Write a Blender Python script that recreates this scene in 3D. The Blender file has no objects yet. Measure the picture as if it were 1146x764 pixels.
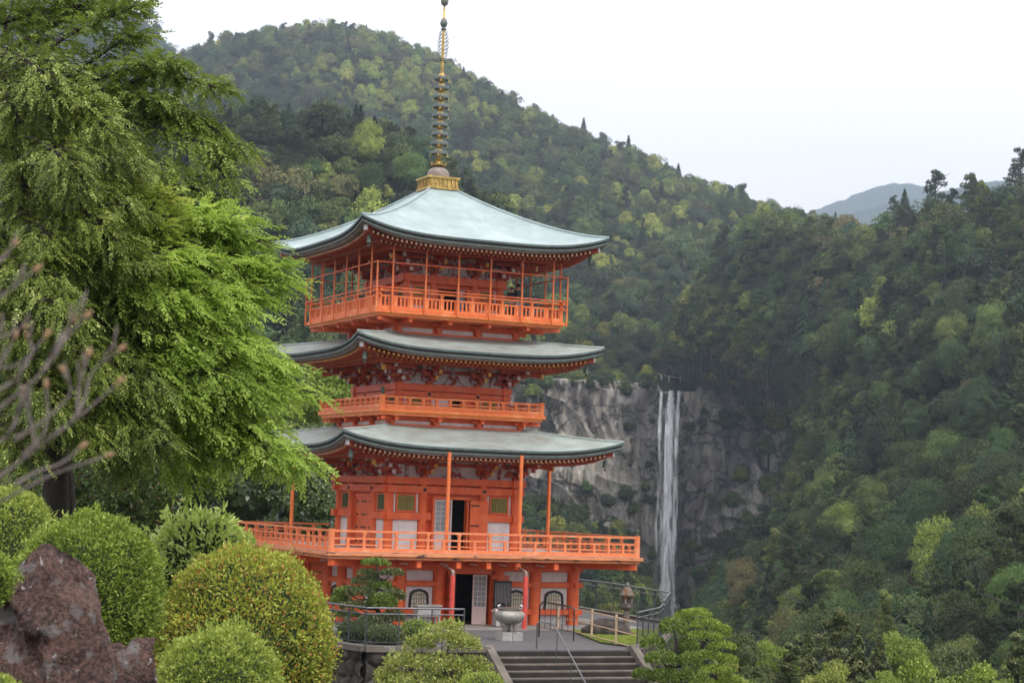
import bpy, math, random
import numpy as np
from math import sin, cos, pi, radians as R
random.seed(7); RNG = np.random.default_rng(7)
SC = bpy.context.scene; COL = SC.collection

# ------------------------------------------------------------------ camera
F, PITCH, ROLL = 2143.98, 0.08085982, 0.0339157          # focal length in photo pixels (1146 wide)
HC = 5.42                                                 # eye height above the temple terrace
cp, sp, cr, sr = cos(PITCH), sin(PITCH), cos(ROLL), sin(ROLL)
O = np.array([0, 0, HC])
def ray(px, py):
    a, b = px-573, 382-py
    u = cr*a-sr*b; v = sr*a+cr*b
    return np.array([u, F*cp-v*sp, F*sp+v*cp])/F
def at(px, py, d):                                        # point at real distance d seen in direction px,py
    r = ray(px, py); return O+r*d/r[1]
def at_z(px, py, z=0.0):                                  # point on the level z
    r = ray(px, py); return O+r*(z-HC)/r[2]
cam = bpy.data.cameras.new('camera'); camo = bpy.data.objects.new('camera', cam); COL.objects.link(camo)
cam.sensor_width = 36; cam.sensor_fit = 'HORIZONTAL'; cam.lens = F/1146*36
cam.clip_start = 0.2; cam.clip_end = 22000
cam.dof.use_dof = True; cam.dof.focus_distance = 30; cam.dof.aperture_fstop = 5.6
from mathutils import Matrix, Vector
U_ = Vector((0, -sp, cp)); X_ = Vector((1, 0, 0)); FW = Vector((0, cp, sp))
rx_ = cr*X_+sr*U_; uy_ = -sr*X_+cr*U_
m3 = Matrix((rx_, uy_, -FW)).transposed().to_4x4(); m3.translation = Vector((0, 0, HC))
camo.matrix_world = m3; SC.camera = camo

# ------------------------------------------------------------------ world: bright overcast over a Nishita sky
SUN_EL, SUN_AZ = R(52), R(142)     # azimuth clockwise from +Y
w = bpy.data.worlds.new('World'); SC.world = w; w.use_nodes = True
nt = w.node_tree; nt.nodes.clear()
sky = nt.nodes.new('ShaderNodeTexSky'); sky.sky_type = 'NISHITA'; sky.sun_disc = False
sky.sun_elevation = SUN_EL; sky.sun_rotation = SUN_AZ
b1 = nt.nodes.new('ShaderNodeBackground'); b1.inputs[1].default_value = 0.1; nt.links.new(sky.outputs[0], b1.inputs[0])
b2 = nt.nodes.new('ShaderNodeBackground'); b2.inputs[1].default_value = 1.66
tc = nt.nodes.new('ShaderNodeTexCoord'); nz = nt.nodes.new('ShaderNodeTexNoise'); nz.inputs['Scale'].default_value = 2.2
nz.inputs['Detail'].default_value = 5
nt.links.new(tc.outputs['Generated'], nz.inputs['Vector'])
crp = nt.nodes.new('ShaderNodeValToRGB'); nt.links.new(nz.outputs['Fac'], crp.inputs[0])
crp.color_ramp.elements[0].position = .3; crp.color_ramp.elements[0].color = (1.1, 1.04, 1, 1)
crp.color_ramp.elements[1].position = .7; crp.color_ramp.elements[1].color = (1.18, 1.12, 1.08, 1)
nt.links.new(crp.outputs[0], b2.inputs[0])
mxs = nt.nodes.new('ShaderNodeMixShader'); mxs.inputs[0].default_value = .9
nt.links.new(b1.outputs[0], mxs.inputs[1]); nt.links.new(b2.outputs[0], mxs.inputs[2])
wo = nt.nodes.new('ShaderNodeOutputWorld'); nt.links.new(mxs.outputs[0], wo.inputs[0])
sl = bpy.data.lights.new('sun', 'SUN'); sl.energy = 2.0; sl.angle = R(12); sl.color = (1, .96, .9)
so = bpy.data.objects.new('sun', sl); COL.objects.link(so)
sd = Vector((sin(SUN_AZ)*cos(SUN_EL), cos(SUN_AZ)*cos(SUN_EL), sin(SUN_EL)))
so.rotation_euler = sd.to_track_quat('Z', 'Y').to_euler()
vs = SC.view_settings; vs.view_transform = 'Standard'; vs.look = 'None'; vs.exposure = 0.27; vs.gamma = 1; vs.use_curve_mapping = False
SC.cycles.use_denoising = True
SC.cycles.max_bounces = 8; SC.cycles.diffuse_bounces = 5; SC.cycles.transmission_bounces = 6; SC.cycles.transparent_max_bounces = 8
SC.cycles.use_adaptive_sampling = False; SC.cycles.sample_clamp_indirect = 4

# ------------------------------------------------------------------ materials
MATS = {}
def rgb(c): return (c[0], c[1], c[2], 1)
def mat(name, c1, c2=None, scale=4.0, rough=.7, detail=6, bump=0.0, bscale=None, metal=0.0, spec=.4, stretch=None,
        c3=None, s3=1.0, t3=(.55, .65), lo=.35, hi=.65):
    """principled with noise blend c1..c2, optional third patch colour c3"""
    m = bpy.data.materials.new(name); m.use_nodes = True; t = m.node_tree; N = t.nodes; L = t.links
    p = N['Principled BSDF']; p.inputs['Roughness'].default_value = rough; p.inputs['Metallic'].default_value = metal
    p.inputs['Specular IOR Level'].default_value = spec
    if c2 is None: p.inputs['Base Color'].default_value = rgb(c1); 
    tcn = N.new('ShaderNodeTexCoord'); mp = N.new('ShaderNodeMapping'); L.new(tcn.outputs['Object'], mp.inputs[0])
    if stretch: mp.inputs['Scale'].default_value = stretch
    if c2 is not None:
        n = N.new('ShaderNodeTexNoise'); n.inputs['Scale'].default_value = scale; n.inputs['Detail'].default_value = detail
        L.new(mp.outputs[0], n.inputs['Vector'])
        r = N.new('ShaderNodeValToRGB'); L.new(n.outputs['Fac'], r.inputs[0])
        r.color_ramp.elements[0].position = lo; r.color_ramp.elements[0].color = rgb(c1)
        r.color_ramp.elements[1].position = hi; r.color_ramp.elements[1].color = rgb(c2)
        out = r.outputs[0]
        if c3 is not None:
            n3 = N.new('ShaderNodeTexNoise'); n3.inputs['Scale'].default_value = s3; n3.inputs['Detail'].default_value = 8
            L.new(mp.outputs[0], n3.inputs['Vector'])
            r3 = N.new('ShaderNodeValToRGB'); L.new(n3.outputs['Fac'], r3.inputs[0])
            r3.color_ramp.elements[0].position = t3[0]; r3.color_ramp.elements[0].color = (0, 0, 0, 1)
            r3.color_ramp.elements[1].position = t3[1]; r3.color_ramp.elements[1].color = (1, 1, 1, 1)
            mx = N.new('ShaderNodeMixRGB'); L.new(r3.outputs[0], mx.inputs[0]); L.new(out, mx.inputs[1]); mx.inputs[2].default_value = rgb(c3)
            out = mx.outputs[0]
        L.new(out, p.inputs['Base Color'])
    if bump:
        nb = N.new('ShaderNodeTexNoise'); nb.inputs['Scale'].default_value = bscale or scale*3; nb.inputs['Detail'].default_value = 8
        L.new(mp.outputs[0], nb.inputs['Vector'])
        bp = N.new('ShaderNodeBump'); bp.inputs['Strength'].default_value = 1; bp.inputs['Distance'].default_value = bump
        L.new(nb.outputs['Fac'], bp.inputs['Height']); L.new(bp.outputs[0], p.inputs['Normal'])
    MATS[name] = m; return m
def leafmat(name, dark, light, tip=None, trans=.38, rough=.55, nscale=1.2, vary=.35, tipamt=.18, hue_rand=0.0):
    """leaf: colour by clump noise + per-leaf random + per-object random, part of the light passes through"""
    m = bpy.data.materials.new(name); m.use_nodes = True; t = m.node_tree; N = t.nodes; L = t.links
    p = N['Principled BSDF']; p.inputs['Roughness'].default_value = rough; p.inputs['Specular IOR Level'].default_value = .45
    at_ = N.new('ShaderNodeAttribute'); at_.attribute_name = 'rnd'
    tcn = N.new('ShaderNodeTexCoord'); n = N.new('ShaderNodeTexNoise'); n.inputs['Scale'].default_value = nscale; n.inputs['Detail'].default_value = 3
    L.new(tcn.outputs['Object'], n.inputs['Vector'])
    a = N.new('ShaderNodeMath'); a.operation = 'MULTIPLY_ADD'; a.inputs[1].default_value = vary; L.new(at_.outputs['Fac'], a.inputs[0])
    L.new(n.outputs['Fac'], a.inputs[2])
    r = N.new('ShaderNodeValToRGB'); L.new(a.outputs[0], r.inputs[0])
    r.color_ramp.elements[0].position = .38; r.color_ramp.elements[0].color = rgb(dark)
    r.color_ramp.elements[1].position = .85; r.color_ramp.elements[1].color = rgb(light)
    out = r.outputs[0]
    if tip:
        gt = N.new('ShaderNodeMath'); gt.operation = 'GREATER_THAN'; gt.inputs[1].default_value = 1-tipamt; L.new(at_.outputs['Fac'], gt.inputs[0])
        mx = N.new('ShaderNodeMixRGB'); L.new(gt.outputs[0], mx.inputs[0]); L.new(out, mx.inputs[1]); mx.inputs[2].default_value = rgb(tip); out = mx.outputs[0]
    if hue_rand:
        oi = N.new('ShaderNodeObjectInfo'); hs = N.new('ShaderNodeHueSaturation')
        mr = N.new('ShaderNodeMapRange'); mr.inputs[3].default_value = 1-hue_rand*1.5; mr.inputs[4].default_value = 1+hue_rand*1.8
        L.new(oi.outputs['Random'], mr.inputs[0]); L.new(mr.outputs[0], hs.inputs['Value'])
        m2 = N.new('ShaderNodeMath'); m2.operation = 'MULTIPLY'; m2.inputs[1].default_value = 7.31; L.new(oi.outputs['Random'], m2.inputs[0])
        m4 = N.new('ShaderNodeMath'); m4.operation = 'FRACT'; L.new(m2.outputs[0], m4.inputs[0])
        m5 = N.new('ShaderNodeMapRange'); m5.inputs[3].default_value = .5-hue_rand*.1; m5.inputs[4].default_value = .5+hue_rand*.09
        L.new(m4.outputs[0], m5.inputs[0]); L.new(m5.outputs[0], hs.inputs['Hue'])
        L.new(out, hs.inputs['Color']); out = hs.outputs[0]
    L.new(out, p.inputs['Base Color'])
    tr = N.new('ShaderNodeBsdfTranslucent'); L.new(out, tr.inputs[0])
    ms = N.new('ShaderNodeMixShader'); ms.inputs[0].default_value = trans
    L.new(p.outputs[0], ms.inputs[1]); L.new(tr.outputs[0], ms.inputs[2]); L.new(ms.outputs[0], N['Material Output'].inputs[0])
    MATS[name] = m; return m

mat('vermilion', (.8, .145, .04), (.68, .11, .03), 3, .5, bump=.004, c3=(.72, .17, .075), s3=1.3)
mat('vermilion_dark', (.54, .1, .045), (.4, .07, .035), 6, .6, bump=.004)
mat('rail_orange', (.82, .2, .055), (.74, .165, .045), 4, .5, c3=(.85, .28, .1), s3=2)
mat('rail_salmon', (.82, .25, .105), (.74, .2, .075), 4, .5, c3=(.84, .34, .18), s3=1.5)
mat('yellow_line', (.85, .42, .08), (.8, .33, .05), 3, .5)
mat('weathered_edge', (.8, .3, .13), (.6, .22, .1), 2.2, .7, stretch=(1, 1, 5), c3=(.06, .045, .04), s3=1.9, t3=(.6, .66))
mat('plaster', (.74, .68, .66), (.66, .58, .56), 2, .8)
mat('plaster_grey', (.45, .43, .42), (.36, .34, .34), 2, .8)
mat('paint_blend', (.6, .53, .52), (.3, .24, .25), 7, .7, c3=(.34, .05, .03), s3=5, t3=(.48, .52))
mat('gold_paint', (.75, .42, .08), (.6, .3, .05), 6, .45)
mat('rafter_tip', (.8, .62, .42), (.7, .45, .22), 3, .5)
mat('copper', (.36, .44, .44), (.3, .375, .375), 1.1, .55, bump=.006, bscale=9, stretch=(1, 1, 3), c3=(.42, .49, .5), s3=.5, t3=(.4, .7))
mat('copper_old', (.36, .42, .395), (.29, .31, .275), 1.3, .6, bump=.006, bscale=9, stretch=(1, 1, 2), c3=(.23, .185, .14), s3=.8, t3=(.58, .8))
mat('copper_edge', (.11, .155, .145), (.075, .1, .095), 4, .6)
mat('bark_layers', (.055, .045, .04), (.03, .026, .024), 6, .85, stretch=(1, 1, 14))
mat('eave_board', (.30, .24, .22), (.2, .15, .14), 3, .7)
mat('bronze', (.1, .125, .1), (.055, .07, .06), 8, .5, metal=.5)
mat('verdigris_cap', (.085, .12, .08), (.05, .07, .05), 8, .6)
mat('gold', (.62, .42, .13), (.34, .23, .08), 6, .42, metal=.6)
mat('old_bronze', (.12, .165, .175), (.19, .19, .16), 5, .55, metal=.3, bump=.01)
mat('dome_stone', (.3, .25, .22), (.2, .15, .13), 5, .7)
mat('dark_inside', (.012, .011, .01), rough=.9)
mat('inner_wall', (.12, .085, .05), (.08, .06, .04), 2, .9)
mat('green_slat', (.11, .14, .05), (.06, .09, .035), 5, .6)
mat('gold_slat', (.36, .30, .09), (.24, .22, .07), 5, .5)
mat('white_paint', (.72, .67, .66), (.64, .57, .56), 3, .6)
mat('pink_white', (.66, .5, .46), (.6, .44, .4), 3, .6)
mat('glass_grey', (.3, .32, .33), (.2, .22, .23), 3, .15)
mat('black_paint', (.016, .015, .015), (.03, .028, .027), 6, .5)
mat('red_pipe', (.66, .09, .065), (.56, .07, .05), 3, .4)
mat('tin', (.3, .2, .17), (.2, .13, .11), 5, .3, metal=.6)
mat('stone_light', (.42, .40, .38), (.3, .29, .28), 4, .85, bump=.01)
mat('burner_metal', (.34, .31, .27), (.22, .2, .17), 3, .55, metal=.15, c3=(.42, .4, .35), s3=2, bump=.006)
mat('steel', (.6, .6, .6), (.5, .5, .5), 6, .25, metal=.9)
mat('fence_grey', (.055, .06, .065), (.085, .09, .095), 5, .45, metal=.3)
mat('handrail_grey', (.19, .19, .2), (.13, .13, .14), 5, .35, metal=.6)
mat('bamboo', (.55, .4, .27), (.46, .32, .21), 5, .6)
mat('concrete', (.27, .25, .23), (.2, .185, .17), 1.2, .9, bump=.01, bscale=20)
mat('step_stone', (.17, .145, .12), (.105, .09, .075), 1.5, .9, bump=.01, bscale=18, c3=(.24, .215, .19), s3=2.2, t3=(.62, .7))
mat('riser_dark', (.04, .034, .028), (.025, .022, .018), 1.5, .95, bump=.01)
mat('gravel', (.13, .125, .125), (.09, .085, .09), 14, .95, bump=.03, bscale=40)
mat('mossy_stone', (.075, .062, .05), (.03, .026, .021), 1.1, .95, bump=.25, bscale=2.2, c3=(.13, .11, .095), s3=1.6, t3=(.55, .62))
mat('lantern_stone', (.2, .18, .155), (.11, .1, .085), 5, .95, bump=.02, c3=(.17, .085, .045), s3=3, t3=(.5, .6))
mat('dark_rock', (.03, .025, .02), (.08, .065, .055), 3, .95, bump=.04)
mat('soil', (.06, .05, .035), (.045, .05, .025), .6, 1, bump=.05)
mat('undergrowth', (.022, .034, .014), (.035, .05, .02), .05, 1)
mat('far_hill', (.03, .06, .04), (.018, .038, .03), .02, 1, detail=10)
mat('bark', (.06, .05, .042), (.035, .028, .024), 6, .95, bump=.02)
mat('bark_far', (.1, .09, .08), (.06, .055, .05), 1, .95)
mat('branch_pink', (.16, .13, .115), (.09, .072, .064), 30, .8)
mat('bud', (.26, .15, .075), (.18, .12, .065), 40, .8)
mat('skin', (.5, .29, .2), rough=.6); mat('hair', (.02, .016, .014), rough=.5)
mat('suit', (.05, .055, .06), (.07, .075, .08), 8, .9); mat('shirt_dark', (.018, .018, .022), rough=.9); mat('trousers', (.45, .42, .4), rough=.9)
mat('paper', (.7, .7, .68), rough=.8)
mat('rope', (.6, .55, .45), rough=.9)
leafmat('leaf_hedge', (0.1006, 0.1654, 0.0201), (0.3019, 0.4025, 0.0575), tip=(0.4312, 0.5175, 0.1006), nscale=3, trans=.25)
leafmat('leaf_hedge_red', (0.125, 0.175, 0.025), (0.4625, 0.5, 0.075), tip=(0.525, 0.25, 0.075), nscale=3.2, trans=.3, tipamt=.09, vary=.5)
leafmat('leaf_lime', (0.154, 0.22, 0.0275), (0.363, 0.44, 0.077), tip=(0.495, 0.55, 0.132), nscale=4, trans=.3, vary=.5)
leafmat('leaf_bright', (.26, .37, .06), (.62, .74, .2), tip=(.78, .85, .35), nscale=3, trans=.35, vary=.5)
leafmat('leaf_glossy', (.022, .045, .012), (.09, .14, .03), tip=(.17, .12, .05), nscale=2, trans=.12, rough=.35, tipamt=.12)
leafmat('leaf_cherry', (.17, .28, .035), (.5, .66, .13), tip=(.72, .76, .24), nscale=.9, trans=.5, tipamt=.1, vary=.4)
leafmat('leaf_fir', (.075, .115, .02), (.24, .31, .05), tip=(.46, .5, .14), nscale=1.2, trans=.22, tipamt=.2, vary=.4)
leafmat('leaf_olive', (.1, .16, .025), (.27, .36, .06), tip=(.4, .46, .12), nscale=1, trans=.35, tipamt=.1)
leafmat('leaf_gold', (.17, .26, .035), (.42, .5, .09), tip=(.6, .52, .14), nscale=1, trans=.5, tipamt=.12)
leafmat('leaf_pine', (0.0473, 0.0743, 0.0243), (0.1485, 0.1755, 0.0567), tip=(0.2565, 0.2497, 0.1013), nscale=2.5, trans=.12, tipamt=.15)
leafmat('leaf_topiary', (.05, .095, .014), (.19, .27, .04), tip=(.29, .36, .08), nscale=2, trans=.2)
leafmat('leaf_spring', (.13, .18, .03), (.36, .4, .09), tip=(.5, .52, .16), nscale=2.5, trans=.3, vary=.5)
for nm, d, l, h in (('forest_dark', (.018, .036, .013), (.052, .082, .028), .45), ('forest_mid', (.03, .056, .018), (.09, .13, .038), .45),
                    ('forest_light', (.08, .11, .022), (.22, .26, .06), .35), ('forest_brown', (.05, .056, .026), (.12, .12, .05), .4),
                    ('forest_blue', (.016, .036, .02), (.045, .08, .04), .4)):
    leafmat(nm, tuple(1.1*q for q in d), (1.68*l[0], 1.55*l[1], 1.3*l[2]), nscale=.35, trans=.12, vary=.3, hue_rand=h*.75, rough=.8)

def extend(name, fn):
    m = MATS[name]; t = m.node_tree; N = t.nodes; L = t.links; p = N['Principled BSDF']; src = p.inputs['Base Color'].links[0].from_socket; fn(N, L, p, src)
def grime(N, L, p, src, amt=.32, lo=.52, hi=.8, sc=(2.2, 2.2, .5), col=(.09, .03, .02)):
    tcn = N.new('ShaderNodeTexCoord'); mp = N.new('ShaderNodeMapping'); mp.inputs['Scale'].default_value = sc; L.new(tcn.outputs['Object'], mp.inputs[0])
    n = N.new('ShaderNodeTexNoise'); n.inputs['Scale'].default_value = 2.6; n.inputs['Detail'].default_value = 9; n.inputs['Roughness'].default_value = .7; L.new(mp.outputs[0], n.inputs['Vector'])
    r = N.new('ShaderNodeValToRGB'); L.new(n.outputs['Fac'], r.inputs[0]); r.color_ramp.elements[0].position = lo; r.color_ramp.elements[0].color = (0, 0, 0, 1); r.color_ramp.elements[1].position = hi; r.color_ramp.elements[1].color = (amt, amt, amt, 1)
    x = N.new('ShaderNodeMixRGB'); L.new(r.outputs[0], x.inputs[0]); L.new(src, x.inputs[1]); x.inputs[2].default_value = rgb(col); L.new(x.outputs[0], p.inputs['Base Color'])
for nm in ('vermilion', 'rail_orange', 'rail_salmon'): extend(nm, grime)
extend('plaster', lambda N, L, p, s_: grime(N, L, p, s_, .5, .5, .8, (2, 2, .4), (.3, .2, .16)))
extend('white_paint', lambda N, L, p, s_: grime(N, L, p, s_, .5, .5, .8, (2, 2, .4), (.35, .25, .2)))
def courses(N, L, p, src):
    tcn = N.new('ShaderNodeTexCoord'); w_ = N.new('ShaderNodeTexWave'); w_.bands_direction = 'Z'; w_.inputs['Scale'].default_value = 3.2; w_.inputs['Distortion'].default_value = .6; w_.inputs['Detail'].default_value = 1; L.new(tcn.outputs['Object'], w_.inputs['Vector'])
    v = N.new('ShaderNodeTexVoronoi'); v.inputs['Scale'].default_value = 2.4; L.new(tcn.outputs['Object'], v.inputs['Vector'])
    r = N.new('ShaderNodeValToRGB'); L.new(w_.outputs['Fac'], r.inputs[0]); r.color_ramp.elements[0].position = .0; r.color_ramp.elements[0].color = (.8, .82, .8, 1); r.color_ramp.elements[1].position = .25; r.color_ramp.elements[1].color = (1, 1, 1, 1)
    r2 = N.new('ShaderNodeValToRGB'); L.new(v.outputs['Color'], r2.inputs[0]); r2.color_ramp.elements[0].color = (.9, .9, .9, 1); r2.color_ramp.elements[1].color = (1.06, 1.06, 1.06, 1)
    x = N.new('ShaderNodeMixRGB'); x.blend_type = 'MULTIPLY'; x.inputs[0].default_value = 1; L.new(src, x.inputs[1]); L.new(r.outputs[0], x.inputs[2])
    y = N.new('ShaderNodeMixRGB'); y.blend_type = 'MULTIPLY'; y.inputs[0].default_value = 1; L.new(x.outputs[0], y.inputs[1]); L.new(r2.outputs[0], y.inputs[2]); L.new(y.outputs[0], p.inputs['Base Color'])
for nm in ('copper', 'copper_old'): extend(nm, courses)

# ------------------------------------------------------------------ mesh helpers
def tag(o, label=None, cat=None, group=None, kind=None):
    if label: o['label'] = label
    if cat: o['category'] = cat
    if group: o['group'] = group
    if kind: o['kind'] = kind
    return o
def empty(name, loc=(0, 0, 0), rz=0, label=None, cat=None, group=None):
    o = bpy.data.objects.new(name, None); COL.objects.link(o); o.location = Vector(tuple(map(float, loc))); o.rotation_euler.z = rz
    return tag(o, label, cat, group)
class MB:
    def __init__(s): s.v = []; s.f = []; s.m = []; s.mi = 0
    def add(s, vs, fs):
        b = len(s.v); s.v += [tuple(v) for v in vs]; s.f += [tuple(i+b for i in f) for f in fs]; s.m += [s.mi]*len(fs); return s
    def box(s, x0, x1, y0, y1, z0, z1):
        return s.add([(x, y, z) for z in (z0, z1) for y in (y0, y1) for x in (x0, x1)],
                     [(0, 2, 3, 1), (4, 5, 7, 6), (0, 1, 5, 4), (2, 6, 7, 3), (0, 4, 6, 2), (1, 3, 7, 5)])
    def beam(s, a, b, w, h, up=(0, 0, 1)):
        a = Vector(a); b = Vector(b); d = (b-a).normalized(); u = Vector(up)
        sd_ = d.cross(u)
        if sd_.length < 1e-4: sd_ = Vector((1, 0, 0))
        sd_.normalize(); u = sd_.cross(d).normalized(); vs = []
        for p in (a, b):
            for i, j in ((-1, -1), (1, -1), (1, 1), (-1, 1)): vs.append(p+sd_*(w/2*i)+u*(h/2*j))
        return s.add(vs, [(3, 2, 1, 0), (4, 5, 6, 7), (0, 1, 5, 4), (1, 2, 6, 5), (2, 3, 7, 6), (3, 0, 4, 7)])
    def tube(s, pts, rad, n=6, cap=True):
        pts = [Vector(tuple(map(float, p))) for p in pts]
        if not hasattr(rad, '__len__'): rad = [rad]*len(pts)
        vs = []; fs = []; prev = None
        for i, p in enumerate(pts):
            d = (pts[min(i+1, len(pts)-1)]-pts[max(i-1, 0)]).normalized()
            if prev is None:
                a = d.orthogonal().normalized()
            else:
                a = (prev-d*prev.dot(d)); a = a.normalized() if a.length > 1e-5 else d.orthogonal().normalized()
            prev = a; c = d.cross(a)
            for k in range(n):
                t = 2*pi*k/n; vs.append(p+(a*cos(t)+c*sin(t))*rad[i])
        for i in range(len(pts)-1):
            for k in range(n):
                fs.append((i*n+k, i*n+(k+1) % n, (i+1)*n+(k+1) % n, (i+1)*n+k))
        if cap: fs.append(tuple(range(n))[::-1]); fs.append(tuple((len(pts)-1)*n+k for k in range(n)))
        return s.add(vs, fs)
    def lathe(s, prof, c=(0, 0, 0), n=16):
        vs = []; fs = []; cx, cy, cz = c
        for r, z in prof:
            for k in range(n): vs.append((cx+r*cos(2*pi*k/n), cy+r*sin(2*pi*k/n), cz+z))
        for i in range(len(prof)-1):
            for k in range(n): fs.append((i*n+k, i*n+(k+1) % n, (i+1)*n+(k+1) % n, (i+1)*n+k))
        fs.append(tuple(range(n))[::-1]); fs.append(tuple((len(prof)-1)*n+k for k in range(n)))
        return s.add(vs, fs)
    def prism(s, poly, y0, y1):            # polygon in x,z extruded along y
        n = len(poly); vs = [(x, y0, z) for x, z in poly]+[(x, y1, z) for x, z in poly]
        return s.add(vs, [tuple(range(n)), tuple(range(2*n-1, n-1, -1))]+[(i, i+n, (i+1) % n+n, (i+1) % n) for i in range(n)])
    def slab(s, poly, z0, z1):
        n = len(poly); vs = [(x, y, z0) for x, y in poly]+[(x, y, z1) for x, y in poly]
        return s.add(vs, [tuple(range(n))[::-1], tuple(range(n, 2*n))]+[(i, (i+1) % n, (i+1) % n+n, i+n) for i in range(n)])
    def build(s, name, mats, parent=None, smooth=False, angle=None):
        me = bpy.data.meshes.new(name); me.from_pydata(s.v, [], s.f); 
        if isinstance(mats, str): mats = [mats]
        for m in mats: me.materials.append(MATS[m])
        if len(mats) > 1: me.polygons.foreach_set('material_index', s.m)
        if smooth:
            me.polygons.foreach_set('use_smooth', [True]*len(s.f))
            if angle: me.set_sharp_from_angle(angle=R(angle))
        me.update(); o = bpy.data.objects.new(name, me); COL.objects.link(o)
        if parent: o.parent = parent
        return o
def npmesh(name, V, Q, mats, rnd=None, mi=None, smooth=False):
    me = bpy.data.meshes.new(name); V = np.ascontiguousarray(V, dtype=np.float32); Q = np.ascontiguousarray(Q, dtype=np.int32)
    k = Q.shape[1]; me.vertices.add(len(V)); me.vertices.foreach_set('co', V.ravel())
    me.loops.add(Q.size); me.loops.foreach_set('vertex_index', Q.ravel())
    me.polygons.add(len(Q)); me.polygons.foreach_set('loop_start', np.arange(0, Q.size, k, dtype=np.int32))
    for m in ([mats] if isinstance(mats, str) else mats): me.materials.append(MATS[m])
    if mi is not None: me.polygons.foreach_set('material_index', np.ascontiguousarray(mi, dtype=np.int32))
    if smooth: me.polygons.foreach_set('use_smooth', np.ones(len(Q), dtype=bool))
    me.update(calc_edges=True)
    if rnd is not None:
        a = me.attributes.new('rnd', 'FLOAT', 'FACE'); a.data.foreach_set('value', np.ascontiguousarray(rnd, dtype=np.float32))
    return me
def mobj(name, me, parent=None, loc=None):
    o = bpy.data.objects.new(name, me); COL.objects.link(o)
    if parent: o.parent = parent
    if loc is not None: o.location = loc
    return o
def copyto(o, parent, rz=None, loc=None):
    c = o.copy(); COL.objects.link(c); c.parent = parent
    if rz is not None: c.rotation_euler.z = rz
    if loc is not None: c.location = loc
    return c
# numpy value noise
def _hash(ix, iy, iz, seed):
    h = (ix.astype(np.int64)*374761393+iy.astype(np.int64)*668265263+iz.astype(np.int64)*2147483647+seed*974711) & 0xffffffff
    h = ((h ^ (h >> 13))*1274126177) & 0xffffffff
    return ((h ^ (h >> 16)) & 0xffff)/65535.0
def vnoise(P, seed=0):
    P = np.asarray(P, float); i = np.floor(P).astype(np.int64); f = P-i; f = f*f*(3-2*f); r = 0
    for dx in (0, 1):
        for dy in (0, 1):
            for dz in (0, 1):
                wgt = (f[..., 0] if dx else 1-f[..., 0])*(f[..., 1] if dy else 1-f[..., 1])*(f[..., 2] if dz else 1-f[..., 2])
                r = r+wgt*_hash(i[..., 0]+dx, i[..., 1]+dy, i[..., 2]+dz, seed)
    return r
def fbm(P, oct=4, seed=0, gain=.5):
    a = 1; s = 0; t = 0; P = np.asarray(P, float)
    for o in range(oct): s = s+a*(vnoise(P, seed+o)-.5)*2; t += a; a *= gain; P = P*2.03+11.3
    return s/t
def sstep(a, b, x): t = np.clip((x-a)/(b-a), 0, 1); return t*t*(3-2*t)

# ================================================================== PAGODA (local frame: front faces -y, terrace z = 0)
YAW = .44039594
PX, PY = -3.572, 85.309
def tow(x, y, z=0):        # pagoda frame -> world
    c, s = cos(YAW), sin(YAW); return np.array([PX+c*x-s*y, PY+s*x+c*y, z])
pg = empty('pagoda', (PX, PY, 0), YAW, 'three-storey vermilion pagoda with curved green copper roofs and tall gilt spire', 'pagoda')
Q4 = [0, pi/2, pi, 3*pi/2]
def rot4(o, ks=(1, 2, 3)):
    return [o]+[copyto(o, o.parent, Q4[k]) for k in ks]

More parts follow.
